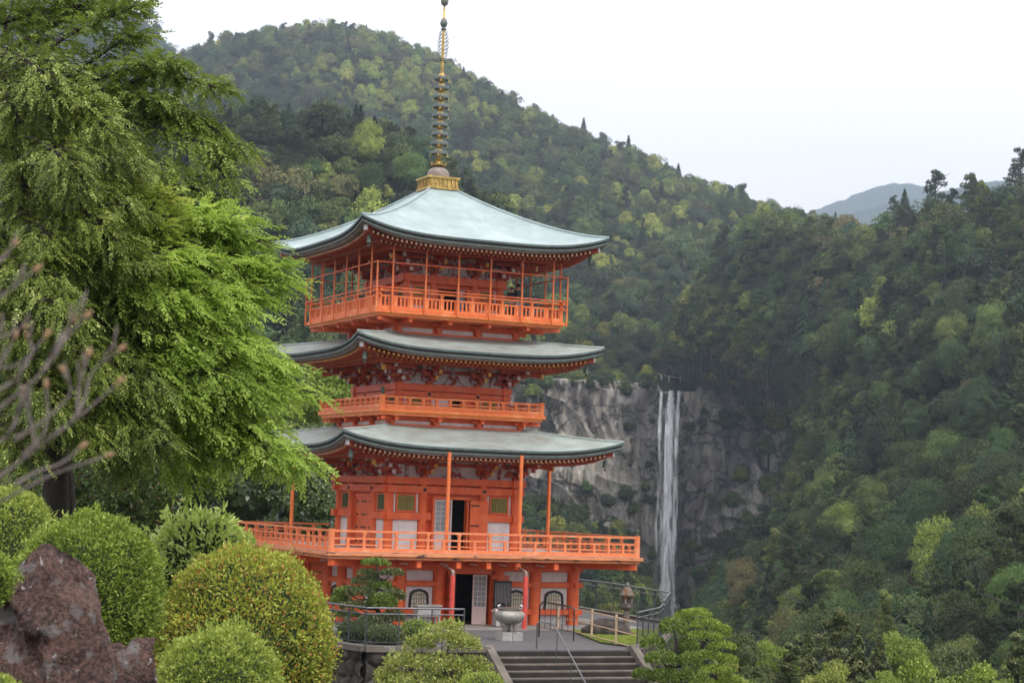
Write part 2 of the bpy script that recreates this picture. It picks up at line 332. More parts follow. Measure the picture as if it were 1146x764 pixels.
def roof(name, W, ztop, w0, zmid, ztip, e_mid, e_tip, m_top, wall_w, z_soff, p=3.8, tipgold='rafter_tip', cx=0, W2=None):
    ns, ntt = 48, 14
    lift = ztip-zmid
    def eave(s): return zmid+lift*abs(s)**p
    def ww(s): return W*(1+.012*abs(s)**6)
    V = []; Fc = []
    for k in range(4):
        c, sn = cos(Q4[k]), sin(Q4[k]); b = len(V)
        for i in range(ns+1):
            s = -1+2*i/ns
            for j in range(ntt+1):
                t = j/ntt; wd = ww(s)+(w0-ww(s))*t
                ex = e_mid+(e_tip-e_mid)*abs(s)
                z = eave(s)+(ztop-eave(s))*t**ex
                x, y = s*wd, -wd
                V.append((c*x-sn*y, sn*x+c*y, z))
        for i in range(ns):
            for j in range(ntt):
                a = b+i*(ntt+1)+j; Fc.append((a, a+ntt+1, a+ntt+2, a+1))
    mb = MB(); mb.add(V, Fc); r = mb.build(name, m_top, pg, smooth=True, angle=50)
    # hip ridges
    hb = MB()
    for k in range(4):
        c, sn = cos(Q4[k]), sin(Q4[k]); pts = []
        for j in range(ntt+1):
            t = j/ntt; wd = ww(1)+(w0-ww(1))*t; z = ztip+(ztop-ztip)*t**e_tip+.015
            x, y = -wd, -wd; pts.append((c*x-sn*y, sn*x+c*y, z))
        hb.tube(pts, .055, 6)
    hb.build('hip_ridge', m_top, r, smooth=True)
    # layered eave edge
    prof = [(0, 0, 0), (0, -.09, 0), (.05, -.1, 1), (.06, -.2, 1), (.03, -.21, 0), (.03, -.27, 0), (.12, -.28, 2), (.16, -.36, 2), (.42, -.37, 2)]
    mb = MB()
    for k in range(4):
        c, sn = cos(Q4[k]), sin(Q4[k])
        for q in range(len(prof)-1):
            mb.mi = prof[q+1][2]; V = []; Fc = []
            for i in range(ns+1):
                s = -1+2*i/ns
                for (ins, dz, _) in (prof[q], prof[q+1]):
                    wd = ww(s)-ins; x, y = s*wd, -wd; V.append((c*x-sn*y, sn*x+c*y, eave(s)+dz))
            for i in range(ns): a = 2*i; Fc.append((a, a+1, a+3, a+2))
            mb.add(V, Fc)
    mb.build('eave_edge', ['copper_edge', 'bark_layers', 'eave_board'], r, smooth=True, angle=30)
    # soffit (double skin) and rafters
    mb = MB(); V = []; Fc = []
    for k in range(4):
        c, sn = cos(Q4[k]), sin(Q4[k]); b = len(V)
        for i in range(ns+1):
            s = -1+2*i/ns
            for t in (0, .5, 1):
                wd = (ww(s)-.4)+(wall_w-.1-ww(s)+.4)*t
                z = (eave(s)-.36)*(1-t)+z_soff*t+.04*sin(pi*t)
                x, y = s*wd, -wd; V.append((c*x-sn*y, sn*x+c*y, z))
        for i in range(ns):
            for j in (0, 1): a = b+i*3+j; Fc.append((a, a+1, a+4, a+3))
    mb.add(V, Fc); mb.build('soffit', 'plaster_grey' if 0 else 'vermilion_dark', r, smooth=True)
    mb = MB(); n = int(2*W/.225)
    for tier in (0, 1):
        out = (W-.34) if tier == 0 else (W-1.05)
        for i in range(n):
            x = (-1+2*(i+.5)/n)*(W-.3)
            if abs(x) > out-.05: continue
            yin = max(abs(x), wall_w)
            if out-yin < .12: continue
            s = x/W; zo = eave(s*1.0)-.36
            def zz(d):
                t = (out+(.0 if tier == 0 else .7)-d)/(W-.4-wall_w); t = min(1, max(0, t)); return zo*(1-t)+z_soff*t+.04*sin(pi*t)
            drop = .075 if tier == 0 else .16
            a = (x, -out, zz(out)-drop); bb = (x, -yin, zz(yin)-drop)
            mb.mi = 0; mb.beam(a, bb, .085, .1)
            mb.mi = 1; mb.beam((x, -out-.008, a[2]), (x, -out+.0, a[2]), .08, .1)
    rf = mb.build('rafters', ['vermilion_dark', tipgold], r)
    for k in (1, 2, 3): copyto(rf, r, Q4[k])
    # eave purlin + corner beam + bells
    mb = MB()
    pw = wall_w+(W-wall_w)*.5
    zp = z_soff*.5+(zmid-.36)*.5-.2
    mb.beam((-pw, -pw, zp+lift*.10), (pw, -pw, zp+lift*.10), .16, .2)
    pu = mb.build('eave_purlin', 'vermilion_dark', r)
    for k in (1, 2, 3): copyto(pu, r, Q4[k])
    mb = MB(); d0 = wall_w; d1 = W-.25
    mb.mi = 0; mb.beam((-d0, -d0, z_soff-.16), (-d1, -d1, ztip-.5), .2, .26)
    mb.mi = 1; mb.beam((-d1-.03, -d1-.03, ztip-.5), (-d1+.0, -d1+.0, ztip-.5), .17, .22)
    cb = mb.build('corner_rafter', ['vermilion_dark', 'white_paint'], r)
    for k in (1, 2, 3): copyto(cb, r, Q4[k])
    mb = MB(); bx = W-.5
    mb.tube([(-bx, -bx, ztip-.62), (-bx, -bx, ztip-.8)], .015, 5)
    mb.lathe([(.03, 0), (.075, -.03), (.09, -.12), (.1, -.25), (.13, -.31), (.1, -.31)], (-bx, -bx, ztip-.78), 10)
    mb.box(-bx-.05, -bx+.05, -bx-.008, -bx+.008, ztip-1.25, ztip-1.13); mb.tube([(-bx, -bx, ztip-1.05), (-bx, -bx, ztip-1.14)], .01, 4)
    bl = mb.build('wind_bell', 'bronze', r, smooth=True, angle=40)
    for k in (1, 2, 3): copyto(bl, r, Q4[k])
    return r

def bracket_mesh(z0, H, y0, corner=False):
    """stepped bracket cluster on the wall plane y=-y0; returns MB with slots red/blend/gold/white"""
    mb = MB(); n = 3; st = H/(n+.6)
    for i in range(n+1):
        o = y0+.30*i; z = z0+st*i
        half = .34+.12*i
        mb.mi = 0
        mb.box(-.13, .13, -o-.13, -o+.13, z, z+.14)                      # bearing block
        mb.mi = (1 if i % 2 == 0 else 0)
        poly = [(-half, z+.22), (-half+.05, z+.13), (-.15, z+.1), (.15, z+.1), (half-.05, z+.13), (half, z+.22), (half, z+.27), (-half, z+.27)]
        mb.prism(poly, -o-.07, -o+.07)
        mb.mi = 0
        for sx in (-half+.07, 0, half-.07): mb.box(sx-.1, sx+.1, -o-.1, -o+.1, z+.27, z+.36)
        if i < n:
            mb.mi = 1 if i % 2 else 0
            mb.box(-.07, .07, -o-.42, -o+.05, z+.12, z+.25)
    # tail rafter with gilt end
    mb.mi = 0; mb.beam((0, -y0, z0+H*.95), (0, -y0-1.25, z0+H*.55), .11, .15)
    mb.mi = 2; mb.beam((0, -y0-1.25, z0+H*.55), (0, -y0-1.29, z0+H*.545), .13, .17)
    mb.mi = 0; mb.beam((0, -y0, z0+H*.6), (0, -y0-.85, z0+H*.28), .1, .13)
    mb.mi = 2; mb.beam((0, -y0-.85, z0+H*.28), (0, -y0-.89, z0+H*.265), .12, .15)
    return mb
def corner_bracket(z0, H, y0):
    mb = MB(); st = H/3.6
    for i in range(4):
        o = y0+.30*i; z = z0+st*i
        mb.mi = 0; mb.box(-o-.14, -o+.14, -o-.14, -o+.14, z, z+.14)
        mb.mi = i % 2
        mb.beam((-y0+.5, -o, z+.19), (-o-.45, -o, z+.19), .14, .15); mb.beam((-o, -y0+.5, z+.191), (-o, -o-.45, z+.191), .138, .15)
        mb.mi = 3
        mb.box(-o-.5, -o-.44, -o-.075, -o+.075, z+.11, z+.27); mb.box(-o-.075, -o+.075, -o-.5, -o-.44, z+.112, z+.268)
        mb.mi = 0
        for q in (-.4, 0, .3): mb.box(-o+q-.1, -o+q+.1, -o-.1, -o+.1, z+.27, z+.36); mb.box(-o-.1, -o+.1, -o+q-.1, -o+q+.1, z+.272, z+.358)
    mb.mi = 0; mb.beam((-y0, -y0, z0+H*.9), (-y0-1.2, -y0-1.2, z0+H*.6), .14, .2)
    mb.mi = 2; mb.beam((-y0-1.2, -y0-1.2, z0+H*.6), (-y0-1.24, -y0-1.24, z0+H*.595), .17, .22)
    return mb
def infill(wall_w, z0, H, cols):
    """plaster band between the brackets with posts, frog-leg struts"""
    mb = MB(); mb.mi = 0; mb.box(-wall_w+.1, wall_w-.1, -wall_w+.1, -wall_w+.16, z0-.05, z0+H)
    mb.mi = 1; mb.box(-wall_w, wall_w, -wall_w+.05, -wall_w+.0999, z0+H*.46, z0+H*.60)
    mids = [(a+b)/2 for a, b in zip(cols[:-1], cols[1:])]
    for i, x in enumerate(mids):
        mb.mi = 2; mb.box(x-.07, x+.07, -wall_w+.03, -wall_w+.0497, z0, z0+H*.9)
        if abs(x) < .1:      # frog-leg strut
            mb.mi = 2
            mb.prism([(x-.6, z0), (x-.6, z0+.06), (x-.34, z0+.12), (x-.2, z0+H*.42), (x+.2, z0+H*.42), (x+.34, z0+.12), (x+.6, z0+.06), (x+.6, z0)], -wall_w+.0, -wall_w+.0297)
        else:
            for s in (-1, 1): mb.mi = 1; mb.prism([(x+s*.3, z0+H*.6), (x+s*.07, z0+H*.6), (x+s*.07, z0+H*.78)][::s], -wall_w+.03, -wall_w+.0496)
    o = mb.build('bracket_infill', ['plaster', 'vermilion_dark', 'paint_blend'], pg); rot4(o)
def brackets(wall_w, z0, H, cols):
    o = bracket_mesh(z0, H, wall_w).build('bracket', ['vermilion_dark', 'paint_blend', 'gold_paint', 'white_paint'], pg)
    for k in range(4):
        for x in cols[1:-1]:
            if k == 0 and x == cols[1]: o.location = (x, 0, 0); continue
            c, s = cos(Q4[k]), sin(Q4[k]); copyto(o, pg, Q4[k], (c*x, s*x, 0))
    q = corner_bracket(z0, H, wall_w-.05).build('corner_bracket', ['vermilion_dark', 'paint_blend', 'gold_paint', 'white_paint'], pg); rot4(q)
def column_at(x, y, z0, z1, r, name='column', m='vermilion'):
    mb = MB(); mb.lathe([(r, z0), (r, z1)], (0, 0, 0), 16)
    return mb.build(name, m, pg, smooth=True, angle=40)
def columns(cols, wall_w, z0, z1, r):
    src = column_at(0, 0, z0, z1, r); first = True
    for k in range(4):
        c, s = cos(Q4[k]), sin(Q4[k])
        for x in cols[:-1]:
            X, Y = c*x+s*wall_w, s*x-c*wall_w
            if first: src.location = (X, Y, 0); first = False
            else: copyto(src, pg, None, (X, Y, 0))
def beam4(wall_w, over, z0, z1, th, m='vermilion', studs=()):
    for par in (0, 1):     # neighbouring sides lap at slightly different heights so faces never coincide
        mb = MB(); dz = .004*par
        mb.box(-wall_w-over, wall_w+over, -wall_w-th, -wall_w+th, z0+dz, z1-dz)
        o = mb.build('beam', m, pg); o.rotation_euler.z = Q4[par]; copyto(o, pg, Q4[par+2])
        if studs:
            zc = (z0+z1)/2; sb = MB()
            for x in studs:
                ri = .075; ring = [(x+ri*cos(a*pi/4), zc+ri*sin(a*pi/4)) for a in range(8)]
                sb.prism(ring, -wall_w-th-.03, -wall_w-th-.001)
            s = sb.build('nail_cover', 'black_paint', o)
def slat_window(x0, x1, z0, z1, y, k, sl='gold_slat', fr='vermilion'):
    mb = MB(); f = .07
    mb.mi = 0; mb.box(x0, x0+f, -y-.05, -y+.03, z0, z1); mb.box(x1-f, x1, -y-.05, -y+.03, z0, z1)
    mb.box(x0+f, x1-f, -y-.048, -y+.03, z0, z0+f); mb.box(x0+f, x1-f, -y-.048, -y+.03, z1-f, z1)
    o = mb.build('window', fr, pg)
    mb = MB(); mb.mi = 0; n = int((x1-x0-2*f)/.075)
    for i in range(n):
        x = x0+f+(x1-x0-2*f)*(i+.5)/n; mb.beam((x, -y-.02, z0+f), (x, -y-.02, z1-f), .045, .045, (1, 1, 0))
    mb.mi = 1; mb.box(x0+f, x1-f, -y+.005, -y+.03, z0+f, z1-f)
    s = mb.build('window_bars', [sl, 'green_slat'], o)
    o.rotation_euler.z = Q4[k]; return o
def arch_poly(x0, x1, z0, z1, n=10):
    w_ = (x1-x0)/2; cx = (x0+x1)/2; zs = z0+(z1-z0)*.62; pts = [(x0, z0), (x1, z0)]
    pts[0] = (x0-.03, z0); pts[1] = (x1+.03, z0)
    for i in range(n+1):
        a = pi*i/n; ca = cos(a); sa = sin(a)
        r = sa**.75
        pts.append((cx+w_*ca, zs+(z1-zs)*r*(1+.05*(abs(ca) < .2))))
    return pts
def arch_window(x0, x1, z0, z1, y, k):
    mb = MB(); mb.mi = 0; outer = arch_poly(x0, x1, z0, z1); inner = arch_poly(x0+.09, x1-.09, z0, z1-.1)
    n = len(outer); vs = [(x, -y-.06, z) for x, z in outer]+[(x, -y-.06, z) for x, z in inner]+[(x, -y+.02, z) for x, z in outer]+[(x, -y+.02, z) for x, z in inner]
    fs = []
    for i in range(1, n):
        j = (i+1) % n; fs += [(i, j, j+n, i+n), (i, i+2*n, j+2*n, j), (i+n, j+n, j+3*n, i+3*n)]
    mb.add(vs, fs); o = mb.build('window', 'black_paint', pg)
    mb = MB(); mb.mi = 0; mb.prism(inner, -y-.012, -y+.018)
    mb.mi = 1; nb = 6
    for i in range(1, nb):
        x = x0+.09+(x1-x0-.18)*i/nb; d = abs(2*i/nb-1); zt = z1-.1-(z1-z0)*.36*d**2.6
        mb.beam((x, -y-.03, z0), (x, -y-.03, zt), .03, .03, (1, 1, 0))
    for q in (.25, .5, .72): mb.beam((x0+.06, -y-.033, z0+(z1-z0)*q), (x1-.06, -y-.033, z0+(z1-z0)*q), .028, .03)
    mb.build('window_lattice', ['white_paint', 'gold_slat'], o)
    o.rotation_euler.z = Q4[k]; return o
def panel(x0, x1, z0, z1, y, k, m='plaster', name='wall_panel'):
    mb = MB(); mb.box(x0, x1, -y-.012, -y+.03, z0, z1); o = mb.build(name, m, pg); o.rotation_euler.z = Q4[k]; return o
def lattice_leaf(hx, hy, ang, wdt, z0, z1, rows=6, cols=3, solid=.38, m='pink_white'):
    """door leaf hinged at hx,hy, swinging by ang (0 = closed along +x)"""
    mb = MB(); t = .03; zs = z0+(z1-z0)*solid
    mb.box(0, wdt, -t, t, z0, zs)
    mb.box(0, .06, -t, t, zs, z1); mb.box(wdt-.06, wdt, -t, t, zs, z1); mb.box(.06, wdt-.06, -t, t, z1-.06, z1)
    for i in range(1, cols): x = .06+(wdt-.12)*i/cols; mb.box(x-.012, x+.012, -t*.7, t*.7, zs, z1-.06)
    for i in range(1, rows): z = zs+(z1-.06-zs)*i/rows; mb.box(.06, wdt-.06, -t*.6, t*.6, z-.012, z+.012)
    o = mb.build('door', m, pg); g = MB(); g.box(.06, wdt-.06, -.006, .006, zs, z1-.06); g.build('glass', 'glass_grey', o)
    o.location = (hx, hy, 0); o.rotation_euler.z = ang; return o
def board_leaf(hx, hy, ang, wdt, z0, z1, handle=True):
    mb = MB(); mb.box(0, wdt, -.035, .035, z0, z1); o = mb.build('door', 'vermilion', pg)
    s = MB()
    for q in (.08, .5, .9): s.box(.02, wdt*.5, -.05, -.0355, z0+(z1-z0)*q-.03, z0+(z1-z0)*q+.03)
    s.build('iron_strap', 'black_paint', o)
    o.location = (hx, hy, 0); o.rotation_euler.z = ang; return o
def closed_door(x0, x1, z0, z1, y, k):
    mb = MB(); mb.mi = 0; cx = (x0+x1)/2
    mb.box(x0-.1, x0, -y-.08, -y+.02, z0, z1+.12); mb.box(x1, x1+.1, -y-.08, -y+.02, z0, z1+.12); mb.box(x0, x1, -y-.078, -y+.02, z1, z1+.12)
    o = mb.build('door', 'vermilion', pg)
    mb = MB(); mb.box(x0, cx-.01, -y-.03, -y+.02, z0, z1); mb.box(cx+.01, x1, -y-.03, -y+.02, z0, z1); mb.build('door_leaf', 'vermilion', o)
    mb = MB()
    for q in (.1, .38, .64, .9):
        for a, b in ((x0+.03, cx-.06), (cx+.06, x1-.03)): mb.box(a, a+(b-a)*.3, -y-.045, -y-.0305, z0+(z1-z0)*q-.035, z0+(z1-z0)*q+.035); mb.box(b-(b-a)*.3, b, -y-.045, -y-.0305, z0+(z1-z0)*q-.035, z0+(z1-z0)*q+.035)
    mb.build('iron_strap', 'black_paint', o); o.rotation_euler.z = Q4[k]; return o
def giboshi(x, y, z, par, s=1.0):
    mb = MB(); mb.lathe([(.07*s, 0), (.09*s, .03*s), (.09*s, .12*s), (.06*s, .14*s), (.085*s, .17*s), (.1*s, .24*s), (.07*s, .31*s), (.02*s, .37*s)], (x, y, z), 12)
    return mb.build('post_cap', 'verdigris_cap', par, smooth=True, angle=40)
def railing(hw, z0, ztop, npost, style, m, cap=0, over=0.0):
    """one railing per side: rails are its mesh, posts and caps are children"""
    for k in range(4):
        mb = MB(); H = ztop-z0; dz = .003*(k % 2)
        e = hw+over if over else hw
        mb.beam((-e, -hw, ztop-.04+dz), (e, -hw, ztop-.04+dz), .1, .08)
        if style == 'low':
            mb.beam((-hw, -hw, z0+H*.62+dz), (hw, -hw, z0+H*.62+dz), .07, .07)
            mb.beam((-hw, -hw, z0+H*.34+dz), (hw, -hw, z0+H*.34+dz), .05, .05)
        elif style == 'mid':
            mb.beam((-hw, -hw, z0+H*.52+dz), (hw, -hw, z0+H*.52+dz), .06, .06)
        else:
            mb.beam((-e, -hw, z0+H*.68+dz), (e, -hw, z0+H*.68+dz), .07, .07)
        mb.beam((-hw, -hw, z0+.1+dz), (hw, -hw, z0+.1+dz), .12, .16)
        if style == 'bars':
            n = npost*4
            for i in range(n):
                x = -hw+2*hw*(i+.5)/n
                mb.box(x-.035, x+.035, -hw-.02, -hw+.02, z0+.17, z0+H*.65)
        o = mb.build('railing', m, pg); o.rotation_euler.z = Q4[k]
        tall = None; short = None
        for i in range(npost):
            x = -hw+2*hw*(i)/npost if i else None
            if x is None:
                pm = MB(); r = .13 if cap else .07
                if cap: pm.lathe([(r, z0), (r, ztop+.04)], (-hw, -hw, 0), 14)
                else: pm.box(-hw-r, -hw+r, -hw-r, -hw+r, z0, ztop-.081)
                pm.build('corner_post', m, o, smooth=bool(cap), angle=40)
                if cap: giboshi(-hw, -hw, ztop+.04, o, cap)
                continue
            if style != 'mid' and i % 2 == 1:
                if not short:
                    pm = MB(); pm.box(-.055, .055, -.055, .055, z0+.15, z0+H*(.6 if style == 'low' else .66)); short = pm.build('post', m, o); short.location = (x, -hw, 0)
                else: copyto(short, o, None, (x, -hw, 0))
            else:
                if not tall:
                    pm = MB(); pm.box(-.052, .052, -.052, .052, z0+.15, ztop-.07)
                    pm.box(-.08, .08, -.06, .06, ztop-.16, ztop-.082); tall = pm.build('post', m, o); tall.location = (x, -hw, 0)
                else: copyto(tall, o, None, (x, -hw, 0))

# --- ground storey
mb = MB(); mb.slab([(-5.0, -5.0), (5.0, -5.0), (5.0, 5.0), (-5.0, 5.0)], 2.32, 2.74); mb.build('storey_frame', 'vermilion', pg)
C0 = [-4.93, -3.1, -1.35, 1.35, 3.1, 4.93]
columns(C0, 4.93, 0.05, 2.62, .255)
for par in (0, 1):
    for (z0, z1, th) in ((1.63, 1.83, .1), (.48, .69, .12), (2.29, 2.55, .14)):
        segs = [(-5.35, -1.35), (1.35, 5.35)] if z0 < 2 else [(-5.3, 5.3)]
        for a, b in segs:
            mb = MB(); mb.box(a, b, -4.93-th, -4.93+th, z0+.004*par, z1-.004*par)
            o = mb.build('beam', 'vermilion', pg); o.rotation_euler.z = Q4[par]; copyto(o, pg, Q4[par+2])
# core walls with a real doorway in front, dark room inside
def wallbox(w, z0, z1, dx0, dx1, dz, m='vermilion', name='storey_wall'):
    mb = MB(); t = .12
    mb.box(-w, dx0, -w, -w+t, z0, z1); mb.box(dx1, w, -w, -w+t, z0, z1); mb.box(dx0, dx1, -w, -w+t, dz, z1)
    mb.box(-w, w, w-t, w, z0, z1); mb.box(-w, -w+t, -w+t, w-t, z0, z1); mb.box(w-t, w, -w+t, w-t, z0, z1)
    mb.box(-w+t, w-t, -w+t, w-t, z1-.1, z1-.02)
    mb.box(-w+t, w-t, -w+2.6, -w+2.7, z0, z1-.1)
    return mb.build(name, m, pg)
wallbox(4.83, .02, 2.3, -.95, .95, 2.15)
mb = MB(); mb.box(-3, 3, -4.66, -2.35, .03, .06); mb.box(-.1, .12, -3.4, -3.2, .06, 2.1); mb.build('inner_partition', 'inner_wall', pg)
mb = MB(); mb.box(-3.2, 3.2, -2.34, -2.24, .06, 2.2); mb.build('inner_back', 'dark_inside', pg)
for k in range(4):
    for s in (-1, 1):
        a, b = (3.38, 4.66) if s > 0 else (-4.66, -3.38)
        panel(a, b, 1.85, 2.27, 4.86, k); panel(a, b, .71, 1.61, 4.86, k); panel(a, b, .05, .46, 4.86, k, 'plaster_grey')
        arch_window((a+b)/2-.44, (a+b)/2+.44, .71, 1.5, 4.89, k)
        a, b = (1.62, 2.84) if s > 0 else (-2.84, -1.62)
        panel(a, b, 1.85, 2.27, 4.86, k); panel(a, b, .71, 1.61, 4.86, k); panel(a, b, .05, .46, 4.86, k, 'plaster_grey')
        arch_window((a+b)/2-.42, (a+b)/2+.42, .71, 1.5, 4.89, k)
    if k: closed_door(-.95, .95, .1, 2.12, 4.84, k)
o = board_leaf(-.95, -5.0, R(-100), .85, .06, 2.12); o = board_leaf(1.0, -5.08, 0, .78, .06, 2.12)
lattice_leaf(.2, -4.9, R(-8), .62, .06, 2.12, 6, 3, .36)
mb = MB(); mb.box(-.99, -.95, -5.03, -4.7, .05, 2.15); mb.box(.95, .99, -5.03, -4.7, .05, 2.15); mb.box(-.99, .99, -5.03, -4.7, 2.15, 2.29); mb.build('door_frame', 'vermilion', pg)
# small cantilever brackets under the balcony
mb = MB(); mb.mi = 0; mb.prism([(-.1, 2.45), (.1, 2.45), (.1, 2.72), (-.1, 2.72)], -6.9, -4.9); mb.mi = 1; mb.box(-.13, .13, -6.0, -5.2, 2.52, 2.6)
src = mb.build('deck_joist', ['vermilion', 'plaster'], pg); src.location = (C0[1], 0, 0)
for k in range(4):
    for x in C0[1:-1]+[0.0]:
        if k == 0 and x == C0[1]: continue
        c, s = cos(Q4[k]), sin(Q4[k]); copyto(src, pg, Q4[k], (c*x, s*x, 0))
mb = MB(); mb.beam((-4.8, -4.8, 2.58), (-6.9, -6.9, 2.62), .24, .26); rot4(mb.build('corner_joist', 'vermilion', pg))

# --- balconies
def deck(hw, z0, z1, m_edge, m_top, yellow=False):
    h = z1-z0; mb = MB(); mb.slab([(-hw+.12, -hw+.12), (hw-.12, -hw+.12), (hw-.12, hw-.12), (-hw+.12, hw-.12)], z0, z0+h*.5)
    mb.slab([(-hw, -hw), (hw, -hw), (hw, hw), (-hw, hw)], z0+h*.502, z1)
    o = mb.build('balcony', m_edge, pg)
    if yellow:
        e = MB(); q = hw-.12
        for a, b in (((-q, -q), (q, -q)), ((q, -q), (q, q)), ((q, q), (-q, q)), ((-q, q), (-q, -q))):
            e.beam((a[0], a[1], z0+h*.42), (b[0], b[1], z0+h*.42), .06, .05)
        e.build('edge_trim', 'yellow_line', o)
    t = MB(); t.slab([(-hw+.1, -hw+.1), (hw-.1, -hw+.1), (hw-.1, hw-.1), (-hw+.1, hw-.1)], z1+.002, z1+.008); t.build('deck_floor', m_top, o)
    return o
deck(7.12, 2.76, 3.02, 'weathered_edge', 'plaster_grey')
railing(6.9, 3.02, 3.9, 20, 'low', 'rail_salmon', cap=.85)
deck(3.87, 8.69, 8.97, 'rail_orange', 'rail_orange', True)
railing(3.72, 8.97, 9.5, 12, 'mid', 'rail_orange', cap=.9)
deck(4.42, 12.80, 13.04, 'rail_orange', 'plaster_grey', True)
railing(4.25, 13.04, 13.9, 12, 'bars', 'rail_orange', over=.28)

# --- storey bodies
def storey(w, z0, beams, cols, r, wz, xwin, xdoor, doorz, low=None, win='gold_slat', wside='green_slat'):
    zt = beams[0][1]
    columns(cols, w, z0, zt-.05, r)
    wallbox(w-.07, z0, zt, xdoor[0], xdoor[1], doorz)
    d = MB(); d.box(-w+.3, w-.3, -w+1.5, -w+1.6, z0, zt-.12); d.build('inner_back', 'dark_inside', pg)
    for bi, (a, b, th, ov) in enumerate(beams):
        for par in (0, 1):
            mb = MB()
            if bi == 2: mb.box(-w-ov, -1.06, -w-th, -w+th, a+.004*par, b-.004*par); mb.box(1.06, w+ov, -w-th, -w+th, a+.004*par, b-.004*par)
            else: mb.box(-w-ov, w+ov, -w-th, -w+th, a+.004*par, b-.004*par)
            o = mb.build('beam', 'vermilion', pg)
            sb = MB(); zc = (a+b)/2
            if bi == 1:
                for x in cols: sb.prism([(x+.075*cos(q*pi/4), zc+.075*sin(q*pi/4)) for q in range(8)], -w-th-.035, -w-th-.0005)
                s = sb.build('nail_cover', 'black_paint', o)
            o.rotation_euler.z = Q4[par]; o2 = copyto(o, pg, Q4[par+2])
            if bi == 1: copyto(s, o2)
    for k in range(4):
        for sgn in (-1, 1):
            a, b = sorted((sgn*xwin[0], sgn*xwin[1]))
            if low: panel(a, b, z0+.02, low, w, k)
            o = slat_window(a+.1, b-.1, wz[0], wz[1], w, k, win if k in (0, 2) else wside)
            panel(a, a+.08, wz[0]-.02, wz[1]+.02, w+.008, k, 'white_paint', 'wall_strip'); panel(b-.08, b, wz[0]-.02, wz[1]+.02, w+.008, k, 'white_paint', 'wall_strip')
        if k: closed_door(xdoor[0], -xdoor[0], z0+.05, doorz, w-.05, k)
storey(2.95, 3.03, [(5.83, 6.13, .26, .4), (5.45, 5.75, .2, .36), (4.32, 4.62, .19, .36)], [-2.95, -1.4, 1.4, 2.95], .2,
       (4.64, 5.42), (1.62, 2.74), (-.94, .94), 5.22, low=4.3)
# front door of the middle storey replaced by open leaves
lattice_leaf(-.92, -3.16, R(3), .82, 3.06, 5.2, 6, 3, .38); board_leaf(.72, -3.2, 0, .84, 3.06, 5.2)
mb = MB(); mb.box(-1.02, -.94, -3.2, -2.8, 3.03, 5.3); mb.box(.62, .7, -3.13, -2.8, 3.03, 5.22); mb.box(-.94, .7, -3.2, -2.8, 5.22, 5.32); mb.build('door_frame', 'vermilion', pg)
storey(2.5, 8.98, [(9.84, 10.13, .2, .26), (9.6, 9.8, .15, .24)], [-2.5, -1.15, 1.15, 2.5], .17,
       (9.05, 9.58), (1.3, 2.26), (-.1, .45), 9.58)
panel(-1.0, -.12, 9.02, 9.56, 2.5, 0, 'white_paint'); 
storey(2.2, 13.05, [(14.55, 14.88, .2, .26)], [-2.2, -.98, .98, 2.2], .16,
       (13.9, 14.42), (1.1, 2.05), (-.68, .5), 14.36, low=13.55)
lattice_leaf(.12, -2.25, R(4), .42, 13.06, 14.34, 5, 2, .3, m='glass_grey'); board_leaf(.56, -2.38, 0, .62, 13.06, 14.36)

# skirts under upper balconies (bracketed base with white panels)
def skirt(w, z0, z1, hw, nb):
    mb = MB(); mb.mi = 0; mb.slab([(-w+.08, -w+.08), (w-.08, -w+.08), (w-.08, w-.08), (-w+.08, w-.08)], z0-.4, z1)
    mb.mi = 1
    o = mb.build('balcony_base', 'vermilion', pg)
    for k in range(4):
        e = MB(); e.mi = 0; e.box(-w-.05-.001*k, w+.05, -w-.06, -w+.05, z0, z0+.1); e.mi = 1; n = nb-1
        for i in range(n):
            a = -w+2*w*i/n+.22; b = -w+2*w*(i+1)/n-.22; e.box(a, b, -w+.04, -w+.072, z0+.12, z0+.12+(z1-z0)*.3)
        e.mi = 0
        for i in range(nb):
            x = -w+.1+(2*w-.2)*i/(nb-1)
            e.box(x-.1, x+.1, -w-.12, -w+.06, z0+.12, z1-.2); e.prism([(x-.34, z1-.12), (x-.2, z1-.2), (x+.2, z1-.2), (x+.34, z1-.12), (x+.34, z1-.06), (x-.34, z1-.06)], -w-.17, -w-.03)
            e.box(x-.07, x+.07, -hw+.25, -w, z1-.2, z1-.07); e.box(x-.16, x+.16, -hw+.18, -hw+.32, z1-.06, z1-.005)
            e.box(x-.16, x+.16, -hw+.6, -hw+.85, z1-.06, z1-.004)
        s = e.build('base_bracket', ['vermilion', 'plaster'], pg); s.rotation_euler.z = Q4[k]
    e = MB(); e.beam((-w+.1, -w+.1, z1-.14), (-hw+.2, -hw+.2, z1-.12), .14, .13); rot4(e.build('corner_joist', 'vermilion', pg))
skirt(3.1, 8.24, 8.70, 3.87, 4)
skirt(2.85, 12.2, 12.81, 4.42, 4)

# brackets and infill
cb1 = [-2.95, -1.4, 1.4, 2.95]; cb2 = [-2.5, -1.15, 1.15, 2.5]; cb3 = [-2.2, -.98, .98, 2.2]
infill(3.0, 6.13, 1.05, cb1); brackets(3.0, 6.13, .92, cb1)
infill(2.55, 10.13, 1.05, cb2); brackets(2.55, 10.13, .92, cb2)
infill(2.25, 14.88, 1.05, cb3); brackets(2.25, 14.88, .92, cb3)

# roofs
roof('roof', 6.32, 8.3, 3.1, 7.36, 7.9, 1.25, 1.25, 'copper_old', 3.0, 7.12)
roof('roof', 5.62, 12.26, 2.8, 11.44, 11.95, 1.2, 1.2, 'copper_old', 2.55, 11.14, tipgold='gold_paint')
roof('roof', 5.66, 19.0, .62, 16.16, 16.75, 1.42, 1.55, 'copper', 2.25, 15.9)

